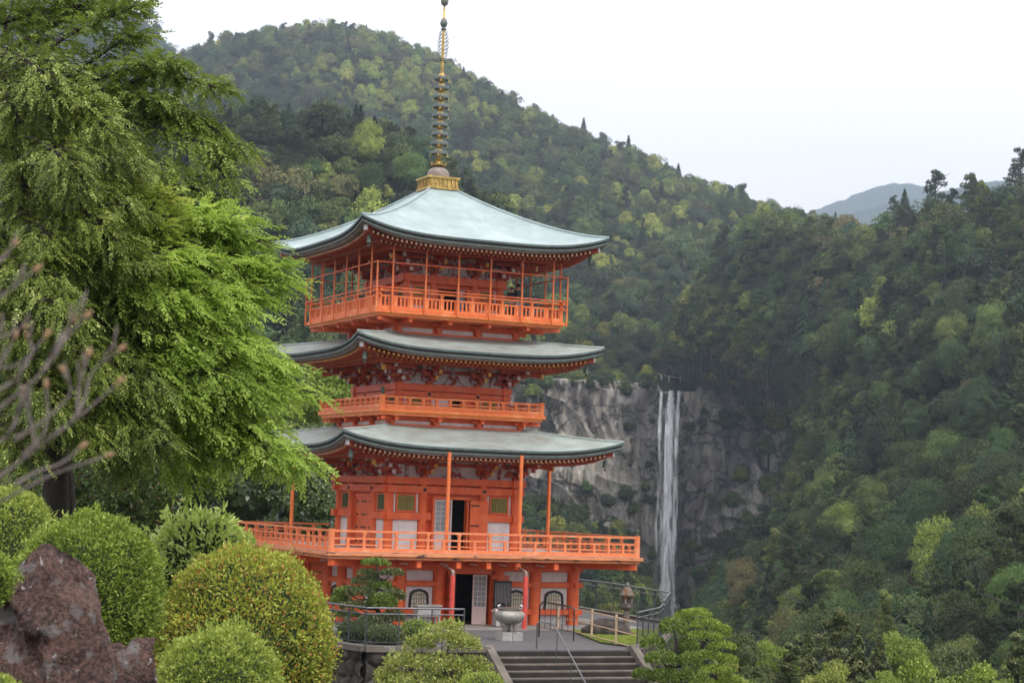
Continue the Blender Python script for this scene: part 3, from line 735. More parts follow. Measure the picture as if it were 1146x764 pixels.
# spire
sp_ = MB(); sp_.lathe([(.10, 20.1), (.09, 22.5), (.075, 24.6), (.06, 26.4), (.04, 27.7)], (0, 0, 0), 12)
spire = sp_.build('finial', 'gold', pg, smooth=True)
mb = MB(); mb.lathe([(.12, 20.5), (.105, 24.3)], (0, 0, 0), 12); mb.build('shaft_sleeve', 'old_bronze', spire, smooth=True, angle=40)
mb = MB(); q = .74
mb.box(-q, q, -q, q, 18.98, 19.08); mb.box(-q+.06, q-.06, -q+.06, q-.06, 19.08, 19.46); mb.box(-q-.02, q+.02, -q-.02, q+.02, 19.46, 19.56)
for k in range(4):
    for i in range(7):
        x = -.6+i*.2; c, s = cos(Q4[k]), sin(Q4[k])
        for (a, b) in ((x, -q+.04),): mb.beam((c*a-s*b, s*a+c*b, 19.1), (c*a-s*b, s*a+c*b, 19.44), .05, .05, (1, 0, 0))
mb.build('finial_base', 'gold', spire)
mb = MB(); mb.lathe([(.5, 19.56), (.52, 19.7), (.46, 19.88), (.3, 20.02), (.15, 20.08)], (0, 0, 0), 20); mb.build('inverted_bowl', 'dome_stone', spire, smooth=True, angle=40)
mb = MB(); mb.lathe([(.14, 20.08), (.34, 20.12), (.36, 20.2), (.16, 20.24), (.13, 20.3)], (0, 0, 0), 16)
for a in range(8): mb.beam((.3*cos(a*pi/4), .3*sin(a*pi/4), 20.16), (.36*cos(a*pi/4), .36*sin(a*pi/4), 20.3), .09, .03)
mb.build('lotus_collar', 'gold', spire, smooth=True, angle=40)
for i in range(9):
    z = 20.75+i*.425; r = .385-.008*i; n = 20; mb = MB(); mb.mi = 0
    mb.lathe([(r, z-.11), (r+.02, z-.09), (r+.02, z+.03), (r, z+.05), (r-.07, z+.03), (r-.07, z-.09)], (0, 0, 0), n) if 0 else None
    vs = []; fs = []; pr = [(r-.05, z-.10), (r, z-.11), (r+.02, z-.04), (r, z+.04), (r-.05, z+.03)]
    for (rr, zz) in pr:
        for k in range(n): vs.append((rr*cos(2*pi*k/n), rr*sin(2*pi*k/n), zz))
    for j in range(5):
        for k in range(n): fs.append((j*n+k, j*n+(k+1) % n, ((j+1) % 5)*n+(k+1) % n, ((j+1) % 5)*n+k))
    mb.add(vs, fs)
    for k in range(4): a = k*pi/2+.3; mb.beam((.08*cos(a), .08*sin(a), z-.02), ((r-.02)*cos(a), (r-.02)*sin(a), z-.02), .07, .1)
    mb.mi = 1; mb.lathe([(.14, z-.2), (.17, z-.1), (.15, z+.12), (.11, z+.2)], (0, 0, 0), 12)
    for k in range(4): a = k*pi/2+1.08; mb.tube([(r*cos(a), r*sin(a), z-.1), (r*cos(a), r*sin(a), z-.2)], [.016, .032], 6)
    mb.build('ring', ['old_bronze', 'gold'], spire, smooth=True, angle=40)
mb = MB(); n = 24; z = 24.95
for rr in (.4,): mb.tube([(rr*cos(2*pi*k/n), rr*sin(2*pi*k/n), z) for k in range(n+1)], .025, 5)
for k in range(4): a = k*pi/2+.78; mb.beam((0, 0, z), (.4*cos(a), .4*sin(a), z), .05, .04)
mb.build('halo_ring', 'old_bronze', spire, smooth=True)
mb = MB()       # openwork flame plates
for k in range(4):
    a = k*pi/2+.5
    for j in range(7):
        zc = 25.15+j*.17; rr = .33*(1-((j-2.6)/6)**2); pts = []
        for q_ in range(9):
            t = q_/8; d = .1+(rr-.1)*(.5+.5*sin(t*4.7-.6)); pts.append((d*cos(a), d*sin(a), zc+.2*t-.05))
        mb.tube(pts, .013, 4)
mb.build('flame_plate', 'old_bronze', spire)
mb = MB(); mb.lathe([(.04, 26.45), (.13, 26.52), (.17, 26.66), (.12, 26.82), (.05, 26.9)], (0, 0, 0), 14)
mb.lathe([(.04, 26.3), (.12, 26.36), (.12, 26.42), (.04, 26.47)], (0, 0, 0), 14)
mb.lathe([(.04, 27.45), (.14, 27.52), (.18, 27.68), (.12, 27.85), (.02, 28.05)], (0, 0, 0), 14); mb.build('jewel', 'old_bronze', spire, smooth=True)

# slender support posts under the lowest roof
for (x, y) in ((-1.75, -6.45), (1.54, -6.45), (6.3, .45), (-6.3, -.2)):
    mb = MB(); mb.lathe([(.085, 3.03), (.075, 7.16 if y < -1 else 6.95)], (0, 0, 0), 12); mb.mi = 0
    o = mb.build('support_post', 'rail_orange', pg, smooth=True, angle=40); o.location = (x, y, 0)
# drainpipes
for (x, y) in ((1.5, -7.3), (-1.78, -7.3)):
    mb = MB(); mb.tube([(x, y, 0.02), (x, y, 2.2)], .105, 12); o = mb.build('drainpipe', 'red_pipe', pg, smooth=True, angle=40)
    mb = MB(); mb.tube([(x, y, 2.2), (x, y, 2.34), (x-.04, y+.06, 2.4), (x-.1, y+.2, 2.46), (x-.2, y+.45, 2.56)], [.1, .085, .06, .045, .04], 10); mb.build('elbow', 'tin', o, smooth=True, angle=60)
# net frame round the top balcony
cage = empty('net_frame', (0, 0, 0)); cage.parent = pg
for k in range(4):
    mb = MB(); dz = .006*(k % 2)
    for z in (13.97, 15.02): mb.beam((-4.45, -4.45, z+dz), (4.45, -4.45, z+dz), .045, .045)
    o = mb.build('frame_rail', 'vermilion', cage); o.rotation_euler.z = Q4[k]
mb = MB(); mb.beam((0, -4.45, 12.95), (0, -4.45, 16.0), .06, .06); ps = mb.build('frame_post', 'rail_orange', cage); used = False
mb = MB(); mb.beam((0, 0, 12.9), (0, 0, 15.06), .055, .055); cs = mb.build('frame_post', 'rail_orange', cage); cs.location = (-4.45, -4.45, 0)
for k in range(4):
    c, s = cos(Q4[k]), sin(Q4[k])
    for x in (-3.75, -2.25, -.75, .75, 2.25, 3.75):
        if not used: ps.location = (x, 0, 0); used = True
        else: copyto(ps, cage, Q4[k], (c*x, s*x, 0))
    if k: copyto(cs, cage, None, (c*-4.45+s*4.45, s*-4.45-c*4.45, 0))

# ================================================================== SETTING: terrain
def grid_mesh(name, P, m, kind='structure', closed=False):
    """P: array rows x cols x 3 -> smooth sheet"""
    r, c = P.shape[:2]; idx = np.arange(r*c).reshape(r, c)
    Q = np.stack([idx[:-1, :-1], idx[:-1, 1:], idx[1:, 1:], idx[1:, :-1]], -1).reshape(-1, 4)
    o = mobj(name, npmesh(name, P.reshape(-1, 3), Q, m, smooth=True)); return tag(o, kind=kind)
def cr_interp(A, n):       # Catmull-Rom along axis 0
    A = np.asarray(A, float); k = len(A); out = []
    for i in range(n):
        t = i/(n-1)*(k-1); j = min(int(t), k-2); f = t-j
        p0 = A[j-1] if j > 0 else 2*A[0]-A[1]; p1 = A[j]; p2 = A[j+1]; p3 = A[j+2] if j+2 < k else 2*A[-1]-A[-2]
        out.append(.5*((2*p1)+(-p0+p2)*f+(2*p0-5*p1+4*p2-p3)*f*f+(-p0+3*p1-3*p2+p3)*f**3))
    return np.array(out)
def net(rows, nr, nc, amp=6, wl=60, seed=0, fade_top=True):
    A = np.array([[at(px, py, d) for (px, py, d) in r] for r in rows])
    A = cr_interp(A, nr); A = cr_interp(A.transpose(1, 0, 2), nc).transpose(1, 0, 2)
    n = fbm(A/wl, 4, seed); A[..., 2] += n*amp; A[..., 1] += fbm(A/wl+50, 3, seed+9)*amp
    return A

# wide base ground, one sheet to the horizon
mb = MB(); n = 48; mb.add([(0, 0, -75)]+[(6900*cos(2*pi*i/n), 6900*sin(2*pi*i/n), -75) for i in range(n)], [(0, i+1, (i+1) % n+1) for i in range(n)])
tag(mb.build('ground', 'undergrowth'), kind='structure')

def ls(*a): return list(a)
NETA = [[(x, y+45, d+380) for x, y, d in ((60, 170, 1500), (200, 80, 1450), (300, 55, 1420), (385, 52, 1400), (500, 92, 1380), (600, 140, 1340), (700, 192, 1290), (800, 235, 1240), (950, 272, 1180))],
        [(60, 170, 1500), (200, 80, 1450), (300, 55, 1420), (385, 52, 1400), (500, 92, 1380), (600, 140, 1340), (700, 192, 1290), (800, 235, 1240), (950, 272, 1180)],
        [(60, 230, 1300), (200, 160, 1260), (300, 140, 1230), (385, 140, 1200), (500, 160, 1190), (600, 195, 1170), (700, 235, 1140), (800, 270, 1100), (950, 310, 1050)],
        [(60, 330, 1080), (200, 300, 1060), (300, 270, 1040), (385, 260, 1020), (500, 270, 1000), (600, 300, 980), (700, 320, 960), (800, 345, 930), (950, 365, 900)],
        [(60, 440, 860), (200, 440, 860), (300, 430, 850), (385, 425, 840), (500, 425, 835), (600, 425, 825), (700, 428, 820), (800, 432, 820), (950, 440, 820)],
        [(60, 520, 840), (200, 520, 840), (300, 520, 840), (385, 520, 838), (500, 520, 836), (600, 520, 835), (700, 520, 835), (800, 520, 835), (950, 520, 835)]]
GA = net(NETA, 70, 110, 16, 130, 3); grid_mesh('mountain', GA, 'undergrowth')
NETB = [[(x, y+60, d+200) for x, y, d in ((20, 150, 540), (150, 160, 540), (240, 168, 530), (330, 178, 530), (420, 190, 540), (500, 222, 560), (560, 270, 590), (600, 330, 620))],
        [(20, 150, 540), (150, 160, 540), (240, 168, 530), (330, 178, 530), (420, 190, 540), (500, 222, 560), (560, 270, 590), (600, 330, 620)],
        [(20, 240, 470), (150, 250, 470), (240, 255, 465), (330, 262, 465), (420, 272, 475), (490, 290, 500), (540, 330, 540), (575, 370, 590)],
        [(20, 370, 380), (150, 375, 380), (240, 375, 380), (330, 380, 385), (410, 380, 395), (470, 390, 420), (520, 410, 470), (555, 430, 540)],
        [(20, 520, 290), (150, 520, 290), (240, 520, 290), (330, 520, 300), (400, 520, 310), (460, 520, 330), (500, 520, 380), (540, 530, 460)],
        [(20, 680, 190), (150, 680, 190), (240, 680, 190), (330, 680, 195), (400, 680, 200), (460, 680, 210), (500, 680, 240), (540, 680, 300)]]
GB = net(NETB, 60, 60, 9, 70, 5); grid_mesh('mountain_spur', GB, 'undergrowth')
NETC = [[(790, 470, 1010), (830, 380, 1000), (860, 330, 980), (900, 300, 960), (960, 300, 940), (1030, 300, 900), (1100, 290, 860), (1190, 270, 820), (1290, 240, 800)],
        [(742, 416, 803), (770, 362, 790), (805, 310, 768), (850, 272, 745), (930, 293, 720), (1010, 290, 660), (1090, 276, 620), (1170, 252, 590), (1270, 210, 560)],
        [(790, 440, 770), (815, 400, 735), (850, 360, 705), (900, 340, 680), (960, 330, 640), (1030, 330, 590), (1100, 320, 550), (1180, 310, 520), (1270, 300, 490)],
        [(868, 448, 765), (888, 450, 700), (915, 440, 650), (950, 432, 600), (1000, 430, 560), (1060, 425, 520), (1120, 415, 485), (1190, 410, 455), (1280, 400, 430)],
        [(885, 525, 740), (908, 530, 640), (935, 530, 580), (975, 535, 530), (1020, 530, 490), (1075, 525, 450), (1130, 520, 420), (1195, 515, 390), (1280, 510, 370)],
        [(862, 620, 700), (885, 625, 580), (920, 630, 500), (965, 630, 440), (1010, 630, 400), (1070, 625, 360), (1130, 620, 330), (1195, 610, 310), (1280, 610, 300)],
        [(800, 720, 560), (850, 735, 430), (905, 745, 360), (960, 750, 320), (1010, 750, 290), (1070, 745, 265), (1130, 740, 245), (1195, 730, 235), (1280, 730, 225)],
        [(760, 860, 330), (840, 880, 260), (900, 890, 220), (960, 890, 200), (1010, 890, 185), (1070, 890, 175), (1130, 890, 165), (1195, 880, 160), (1290, 880, 155)]]
GC = net(NETC, 90, 90, 9, 80, 7); grid_mesh('hillside', GC, 'undergrowth')
NETV = [[(520, 560, 830), (560, 560, 815), (600, 568, 812), (650, 580, 812), (700, 606, 808), (745, 715, 800), (790, 660, 806), (830, 600, 810), (880, 590, 812)],
        [(520, 600, 740), (560, 600, 730), (600, 606, 730), (650, 616, 730), (700, 650, 720), (745, 735, 700), (790, 700, 700), (835, 660, 715), (880, 650, 725)],
        [(500, 690, 560), (550, 690, 560), (600, 690, 560), (650, 695, 560), (700, 720, 550), (745, 760, 540), (790, 750, 530), (835, 735, 540), (880, 720, 560)],
        [(480, 860, 330), (530, 860, 330), (590, 860, 330), (650, 860, 330), (700, 870, 330), (745, 875, 330), (790, 870, 320), (835, 865, 315), (880, 860, 310)]]
GV = net(NETV, 50, 60, 4, 40, 9); grid_mesh('valley_floor', GV, 'undergrowth')
# left shoulder and distant blue hills
def ridge(name, pts, d, seed, base=700, depth=900, amp=10):
    A = cr_interp([at(x, y, d) for x, y in pts], 260); B = []
    for t in np.linspace(0, 1, 16):
        P = A.copy(); P[:, 1] -= depth*t; P[:, 2] = A[:, 2]*(1-t)**1.3+(-60)*(1-(1-t)**1.3); B.append(P)
    back = A.copy(); back[:, 1] += depth; back[:, 2] = -60
    G = np.array([back]+B); G[..., 2] += fbm(G/120, 5, seed)*amp+fbm(G/26, 3, seed+3)*5; return G
G1 = ridge('hill', [(-60, -160), (40, -90), (110, -20), (160, 22), (200, 66), (245, 110), (300, 150)], 1900, 21, depth=500, amp=16); grid_mesh('hill', G1, 'far_hill')
G2 = ridge('distant_hill', [(840, 262), (880, 250), (915, 237), (950, 220), (985, 211), (1020, 209), (1050, 218), (1090, 238), (1130, 252)], 5400, 22, amp=20, depth=900); grid_mesh('distant_hill', G2, 'far_hill')
G3 = ridge('distant_hill', [(900, 268), (940, 252), (965, 238), (1000, 227), (1035, 221), (1070, 213), (1100, 202), (1150, 196), (1210, 178)], 4200, 23, amp=16, depth=900); grid_mesh('distant_hill', G3, 'far_hill')

# ------------------------------------------------------------------ cliff
def cliff_mat():
    m = bpy.data.materials.new('cliff_rock'); m.use_nodes = True; t = m.node_tree; N = t.nodes; L = t.links; p = N['Principled BSDF']; p.inputs['Roughness'].default_value = .9
    tcn = N.new('ShaderNodeTexCoord')
    def noise(scale, st, detail=8, rough=.6):
        mp = N.new('ShaderNodeMapping'); mp.inputs['Scale'].default_value = st; L.new(tcn.outputs['Object'], mp.inputs[0])
        n = N.new('ShaderNodeTexNoise'); n.inputs['Scale'].default_value = scale; n.inputs['Detail'].default_value = detail; n.inputs['Roughness'].default_value = rough
        L.new(mp.outputs[0], n.inputs['Vector']); return n.outputs['Fac']
    def ramp(v, els):
        r = N.new('ShaderNodeValToRGB'); L.new(v, r.inputs[0]); cr_ = r.color_ramp
        while len(cr_.elements) < len(els): cr_.elements.new(.5)
        for e, (q, c) in zip(cr_.elements, els): e.position = q; e.color = rgb(c)
        return r.outputs[0]
    def mix(f, a, b, mode='MIX'):
        x = N.new('ShaderNodeMixRGB'); x.blend_type = mode
        for i, v in enumerate((f, a, b)):
            if isinstance(v, (int, float)): x.inputs[i].default_value = v
            elif isinstance(v, tuple): x.inputs[i].default_value = rgb(v)
            else: L.new(v, x.inputs[i])
        return x.outputs[0]
    base = ramp(noise(.02, (1, 1, 1), 9, .65), [(.3, (.32, .29, .27)), (.42, (.56, .51, .46)), (.55, (.76, .7, .6)), (.75, (.66, .62, .56))])
    streak = ramp(noise(.12, (1, 1, .12), 6), [(.35, (0, 0, 0)), (.6, (1, 1, 1))])
    c = mix(streak, (.38, .34, .34), base)
    pale = ramp(noise(.05, (1, 1, .35), 7), [(.56, (0, 0, 0)), (.66, (1, 1, 1))]); c = mix(pale, c, (.74, .7, .65))
    wn = N.new('ShaderNodeSeparateXYZ'); L.new(tcn.outputs['Object'], wn.inputs[0])
    # rock colour darkens right of the fall and further down
    X0 = float(at(735, 550, 800)[0]); X1 = float(at(870, 550, 800)[0])
    mr = N.new('ShaderNodeMapRange'); mr.inputs[1].default_value = X0-8; mr.inputs[2].default_value = X0+14; L.new(wn.outputs[0], mr.inputs[0])
    mz = N.new('ShaderNodeMapRange'); mz.inputs[1].default_value = float(at(750, 470, 800)[2]); mz.inputs[2].default_value = float(at(750, 560, 800)[2]); L.new(wn.outputs[2], mz.inputs[0])
    mm = N.new('ShaderNodeMath'); mm.operation = 'MULTIPLY'; L.new(mr.outputs[0], mm.inputs[0]); L.new(mz.outputs[0], mm.inputs[1])
    m3_ = N.new('ShaderNodeMath'); m3_.operation = 'MULTIPLY'; L.new(mm.outputs[0], m3_.inputs[0]); m3_.inputs[1].default_value = .36
    c = mix(m3_.outputs[0], c, (.045, .04, .045))
    vmp = N.new('ShaderNodeMapping'); vmp.inputs['Scale'].default_value = (1.5, 1, .3); wz = N.new('ShaderNodeTexNoise'); wz.inputs['Scale'].default_value = .08; wz.inputs['Detail'].default_value = 5; L.new(tcn.outputs['Object'], wz.inputs['Vector'])
    vm = N.new('ShaderNodeVectorMath'); vm.operation = 'MULTIPLY_ADD'; vm.inputs[1].default_value = (22, 22, 30); L.new(wz.outputs['Color'], vm.inputs[0]); L.new(tcn.outputs['Object'], vm.inputs[2]); L.new(vm.outputs[0], vmp.inputs[0])
    vo = N.new('ShaderNodeTexVoronoi'); vo.feature = 'DISTANCE_TO_EDGE'; vo.inputs['Scale'].default_value = .11; L.new(vmp.outputs[0], vo.inputs['Vector'])
    ck = ramp(vo.outputs['Distance'], [(.0, (.45, .45, .45)), (.03, (0, 0, 0))]); c = mix(ck, c, (.09, .08, .08))
    vo2 = N.new('ShaderNodeTexVoronoi'); vo2.inputs['Scale'].default_value = .11; L.new(vmp.outputs[0], vo2.inputs['Vector']); tn = ramp(vo2.outputs['Color'], [(.2, (.7, .68, .7)), (.8, (1.25, 1.22, 1.18))]); c = mix(1.0, c, tn, 'MULTIPLY')
    vmp3 = N.new('ShaderNodeMapping'); vmp3.inputs['Scale'].default_value = (.5, .5, 2.4); L.new(vm.outputs[0], vmp3.inputs[0]); vo3 = N.new('ShaderNodeTexVoronoi'); vo3.feature = 'DISTANCE_TO_EDGE'; vo3.inputs['Scale'].default_value = .03; L.new(vmp3.outputs[0], vo3.inputs['Vector']); c = mix(ramp(vo3.outputs['Distance'], [(.0, (.9, .9, .9)), (.05, (0, 0, 0))]), c, (.05, .045, .05))
    moss = ramp(noise(.035, (1, 1, .6), 8, .7), [(.57, (0, 0, 0)), (.64, (1, 1, 1))]); c = mix(moss, c, (.07, .1, .03))
    L.new(c, p.inputs['Base Color'])
    bp = N.new('ShaderNodeBump'); bp.inputs['Distance'].default_value = 3.0; L.new(noise(.25, (1, 1, .4), 10, .7), bp.inputs['Height']); L.new(bp.outputs[0], p.inputs['Normal'])
    MATS['cliff_rock'] = m
cliff_mat()
nr, nc = 300, 420
CP = np.zeros((nr, nc, 3)); tops = []
for j in range(nc):
    px = 520+(930-520)*j/(nc-1)
    top = np.interp(px, [520, 570, 600, 650, 700, 728, 736, 742, 780, 786, 795, 830, 870, 930], [424, 424, 420, 424, 424, 428, 430, 438, 438, 430, 425, 424, 430, 440])
    dd = 812-12*math.exp(-((px-640)/60)**2)+18*math.exp(-((px-752)/22)**2)-10*sstep(790, 870, px)
    tp = at(px, top, dd); bt = at(px+(8 if px < 740 else -6), 790, dd-26)
    tt = np.linspace(0, 1, nr)[:, None]; CP[:, j] = tp*(1-tt)+bt*tt
S = np.stack([CP[..., 0]/26, CP[..., 1]*0, CP[..., 2]/34], -1)
d = 8*fbm(S, 4, 31)
S2 = np.stack([CP[..., 0]/5.5+1.2*fbm(CP/22, 2, 3), CP[..., 1]*0, CP[..., 2]/30], -1); d += 5.0*(1-np.abs(fbm(S2, 3, 32))*2)
lev = CP[..., 2]/17+1.2*fbm(CP/45, 3, 33)+.02*CP[..., 0]; d += 5.5*((lev-np.floor(lev))**2)*(.4+vnoise(CP/30, 5))
d += 1.5*fbm(CP/np.array([2.2, 2.2, 7]), 4, 34)
# blocky facets: cells with constant offset
cell = np.floor(np.stack([CP[..., 0]/9+.6*fbm(CP/14, 2, 8), CP[..., 0]*0, CP[..., 2]/13+.8*fbm(CP/18, 2, 9)], -1)); d += 4.2*_hash(cell[..., 0].astype(np.int64), cell[..., 1].astype(np.int64), cell[..., 2].astype(np.int64), 4)
edge = np.ones(nr); edge[:3] = [0, .3, .7]
CP[..., 1] -= d*edge[:, None]
CPF = np.concatenate([CP[:1]+np.array([0, 60, 2]), CP], 0)
grid_mesh('cliff', CPF, 'cliff_rock')

# ------------------------------------------------------------------ haze (even air over the whole place)
hz = MB(); hz.box(-7000, 7000, -7000, 7000, -76.2, 1300)
hm = bpy.data.materials.new('haze_air'); hm.use_nodes = True; hn = hm.node_tree; hn.nodes.remove(hn.nodes['Principled BSDF'])
pv = hn.nodes.new('ShaderNodeVolumePrincipled'); pv.inputs['Color'].default_value = (.64, .79, 1, 1); pv.inputs['Density'].default_value = HAZE = .00021
pv.inputs['Anisotropy'].default_value = .6
hn.links.new(pv.outputs[0], hn.nodes['Material Output'].inputs['Volume']); MATS['haze_air'] = hm
tag(hz.build('haze', 'haze_air'), kind='stuff')

# ------------------------------------------------------------------ near ground (temple knoll and slope)
def gh(x, y):
    x = np.asarray(x, float); y = np.asarray(y, float)
    a = 3.75*(1-sstep(15, 44, y))-3.6*sstep(15, 44, y)
    lft = sstep(-6, -24, x); a = a*(1-lft*sstep(20, 50, y))+lft*sstep(20, 50, y)*(1.5+3*sstep(60, 110, y))
    a = a-sstep(3, 60, x)*30*sstep(28, 90, y)
    b = sstep(100, 175, y); a = a*(1-b)+(-38+22*sstep(-20, -90, x))*b
    # flatten under the temple court
    X, Y = x-PX, y-PY; c, s = cos(YAW), sin(YAW); lx, ly = c*X+s*Y, -s*X+c*Y
    k = sstep(17, 12, np.maximum(np.abs(lx+1)*.9, np.abs(ly-1))); a = a*(1-k)+(-2.5)*k
    return a+.25*fbm(np.stack([x/6, y/6, x*0], -1), 3, 2)
xs = np.linspace(-90, 110, 161); ys = np.linspace(-12, 210, 180); Xg, Yg = np.meshgrid(xs, ys)
grid_mesh('near_ground', np.stack([Xg, Yg, gh(Xg, Yg)], -1), 'soil')

# ------------------------------------------------------------------ temple court, stairs, walls
def wpoly(pts): return [tuple(tow(x, y)[:2]) for x, y in pts]
COURT = [(-8.9, -16.2), (-4.4, -16.7), (1.33, -16.7), (4.35, -13.6), (10.2, -4.6), (11.5, 13), (-13, 13), (-10.4, -8)]
mb = MB(); mb.slab(wpoly(COURT), -.06, 0); tag(mb.build('temple_court', 'gravel'), kind='structure')
IN = [(x*.985-.05, y*.985+.1) for x, y in COURT]; mb = MB(); mb.slab(wpoly(IN), -5, -.064)
tag(mb.build('retaining_wall', 'mossy_stone'), 'dark mossy stone retaining wall holding up the temple court', 'wall')
mb = MB(); a_ = [(-7.6, -7.6), (6.6, -7.6), (7.6, -6.4), (7.6, 7.6), (-7.6, 7.6)]; mb.slab(wpoly(a_), .003, .045); tag(mb.build('pavement', 'concrete'), kind='structure')
mb = MB()
cop = COURT[7:]+COURT[:1]+[COURT[1]]
for a, b in zip(cop[:-1], cop[1:]): A, B = tow(*a), tow(*b); mb.beam((*A[:2], .03), (*B[:2], .03), .34, .2)
for a, b in zip(COURT[2:5], COURT[3:6]): A, B = tow(*a), tow(*b); mb.beam((*A[:2], .035), (*B[:2], .035), .34, .2)
tag(mb.build('kerb', 'step_stone'), kind='structure')
WALLSEG = [(-12.6, -3), (-10.35, -8.2), (-8.85, -16.12), (-4.6, -16.62)]
def stone_face(name, a, b, label):
    A, B = tow(*a), tow(*b); A[2] = B[2] = 0; Lw = np.linalg.norm(B-A); nx, nz = int(Lw/.06), 70; t = (B-A)/Lw; nrm = np.array([t[1], -t[0], 0])
    U, W = np.meshgrid(np.linspace(0, Lw, nx), np.linspace(-.02, -4.4, nz)); rg_ = np.random.default_rng(5); S = []
    for i in range(int(Lw/.62)+2):
        for j in range(9): S.append((i*.66+(j % 2)*.33+rg_.uniform(-.14, .14)-.3, -.2-j*.52+rg_.uniform(-.1, .1)))
    S = np.array(S); dd = np.sort(np.hypot(U[..., None]-S[:, 0], (W[..., None]-S[:, 1])*1.15), -1)[..., :2]; e = np.clip((dd[..., 1]-dd[..., 0])/.22, 0, 1)
    bul = .2*e**.5*(1-.5*(dd[..., 0]/.5)**2)+.03*fbm(np.stack([U*4, W*4, U*0], -1), 4, 3); P = A+t*U[..., None]+nrm*(bul-.02)[..., None]; P[..., 2] += W
    r, c = U.shape; idx = np.arange(r*c).reshape(r, c); Q = np.stack([idx[:-1, :-1], idx[1:, :-1], idx[1:, 1:], idx[:-1, 1:]], -1).reshape(-1, 4)
    tag(mobj(name, npmesh(name, P.reshape(-1, 3), Q, 'mossy_stone', smooth=True)), label, 'wall')
for (a, b), lb in zip(zip(WALLSEG[:-1], WALLSEG[1:]), ('rubble stone wall stretch hidden behind the speckled bush at the far left', 'dark rubble stone wall stretch below the left bend of the court fence', 'dark rubble stone wall stretch directly left of the stairs behind the airy azalea')): stone_face('stone_wall', a, b, lb)
stone_face('stone_wall', (1.75, -16.5), (4.3, -13.75), 'short rubble stone wall right of the stairs under the short metal fence')
# lawn
law = [(1.9, -15.6), (3.9, -13.5), (8.0, -7.9), (6.8, -7.7), (3.2, -8.3), (1.5, -14.0)]
mb = MB(); mb.slab(wpoly(law), .004, .05); lw = mb.build('lawn', 'undergrowth'); tag(lw, kind='structure')
# stairs: local x -4.4..1.33 going down towards -y
SX0, SX1, SY, ST, SR = -4.25, 1.25, -16.7, .33, .215
for i in range(16):
    mb = MB(); y1 = SY-ST*i; z = -SR*(i+1)
    mb.mi = 0; mb.slab(wpoly([(SX0, y1-ST-.03), (SX1, y1-ST-.03), (SX1, y1+.1), (SX0, y1+.1)]), z-.05, z)
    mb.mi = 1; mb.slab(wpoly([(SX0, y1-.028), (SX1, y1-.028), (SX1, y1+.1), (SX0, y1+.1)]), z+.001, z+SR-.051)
    tag(mb.build('stair_step', ['step_stone', 'riser_dark']), kind='structure')
for x in (SX0-.17, SX1+.17):
    mb = MB(); A = tow(x, SY+.15); B = tow(x, SY-ST*16); mb.beam((*A[:2], -.02), (*B[:2], -SR*16-.02), .3, .5)
    tag(mb.build('stair_kerb', 'step_stone'), kind='structure')
mb = MB()
for sx, e in ((SX0-.9, 1), (SX1+.9, 1)): pass

# ------------------------------------------------------------------ fences and rails
def fence(name, pts, h, label, mpost='fence_grey', mrail='handrail_grey', step=1.1, bars=.14, z0=.03, hh=(1.0, .84)):
    root = empty(name, pts[0], 0, label, 'fence'); o = Vector(tuple(map(float, pts[0])))
    P = [Vector(tuple(map(float, p)))-o for p in pts]
    r = MB()
    for a, b in zip(P[:-1], P[1:]):
        r.tube([a+Vector((0, 0, h*hh[0])), b+Vector((0, 0, h*hh[0]))], .032, 8); r.tube([a+Vector((0, 0, h*hh[1])), b+Vector((0, 0, h*hh[1]))], .022, 8)
    r.build('handrail', mrail, root, smooth=True, angle=50)
    bm_ = MB()
    for a, b in zip(P[:-1], P[1:]):
        n = max(1, int((b-a).length/bars))
        for i in range(n): p = a.lerp(b, (i+.5)/n); bm_.beam(p+Vector((0, 0, .1)), p+Vector((0, 0, h*hh[1])), .012, .012, (1, 0, 0))
        bm_.beam(a+Vector((0, 0, .1)), b+Vector((0, 0, .1)), .03, .03)
    if bars < 2: bm_.build('mesh_panel', mpost, root)
    src = None
    for a, b in zip(P[:-1], P[1:]):
        n = max(1, round((b-a).length/step))
        for i in range(n+(b is P[-1])):
            p = a.lerp(b, i/n)
            if not src: m_ = MB(); m_.beam((0, 0, 0), (0, 0, h*hh[0]-.02), .05, .05, (1, 0, 0)); src = m_.build('post', mpost, root); src.location = p
            else: copyto(src, root, None, p)
    return root
def tz(x, y, z=.05): p = tow(x, y); p[2] = z; return p
fence('court_fence', [tz(-10.3, -8.3, .14), tz(-8.85, -16.05, .14), tz(-5.3, -16.45, .14)], 1.28, 'grey metal fence with double rail on the dark stone wall beside the small pine')
fence('court_fence', [tz(1.72, -16.4, .14), tz(4.3, -13.5, .14), tz(5.9, -11.05, .14)], 1.2, 'short grey metal fence section running from the stair top past the stone lantern')
fence('court_fence', [tz(10.0, -4.5, .14), tz(11.2, 3, .14), tz(11.4, 12, .14)], 1.3, 'dark metal rail at the back edge of the court beyond the lantern', step=1.8, bars=5)
fence('court_fence', [tz(5.9, -11.05, .14), tz(10.0, -4.5, .14)], 1.3, 'dark metal fence stretch behind the lantern, above the drop to the waterfall', step=1.6, bars=5)
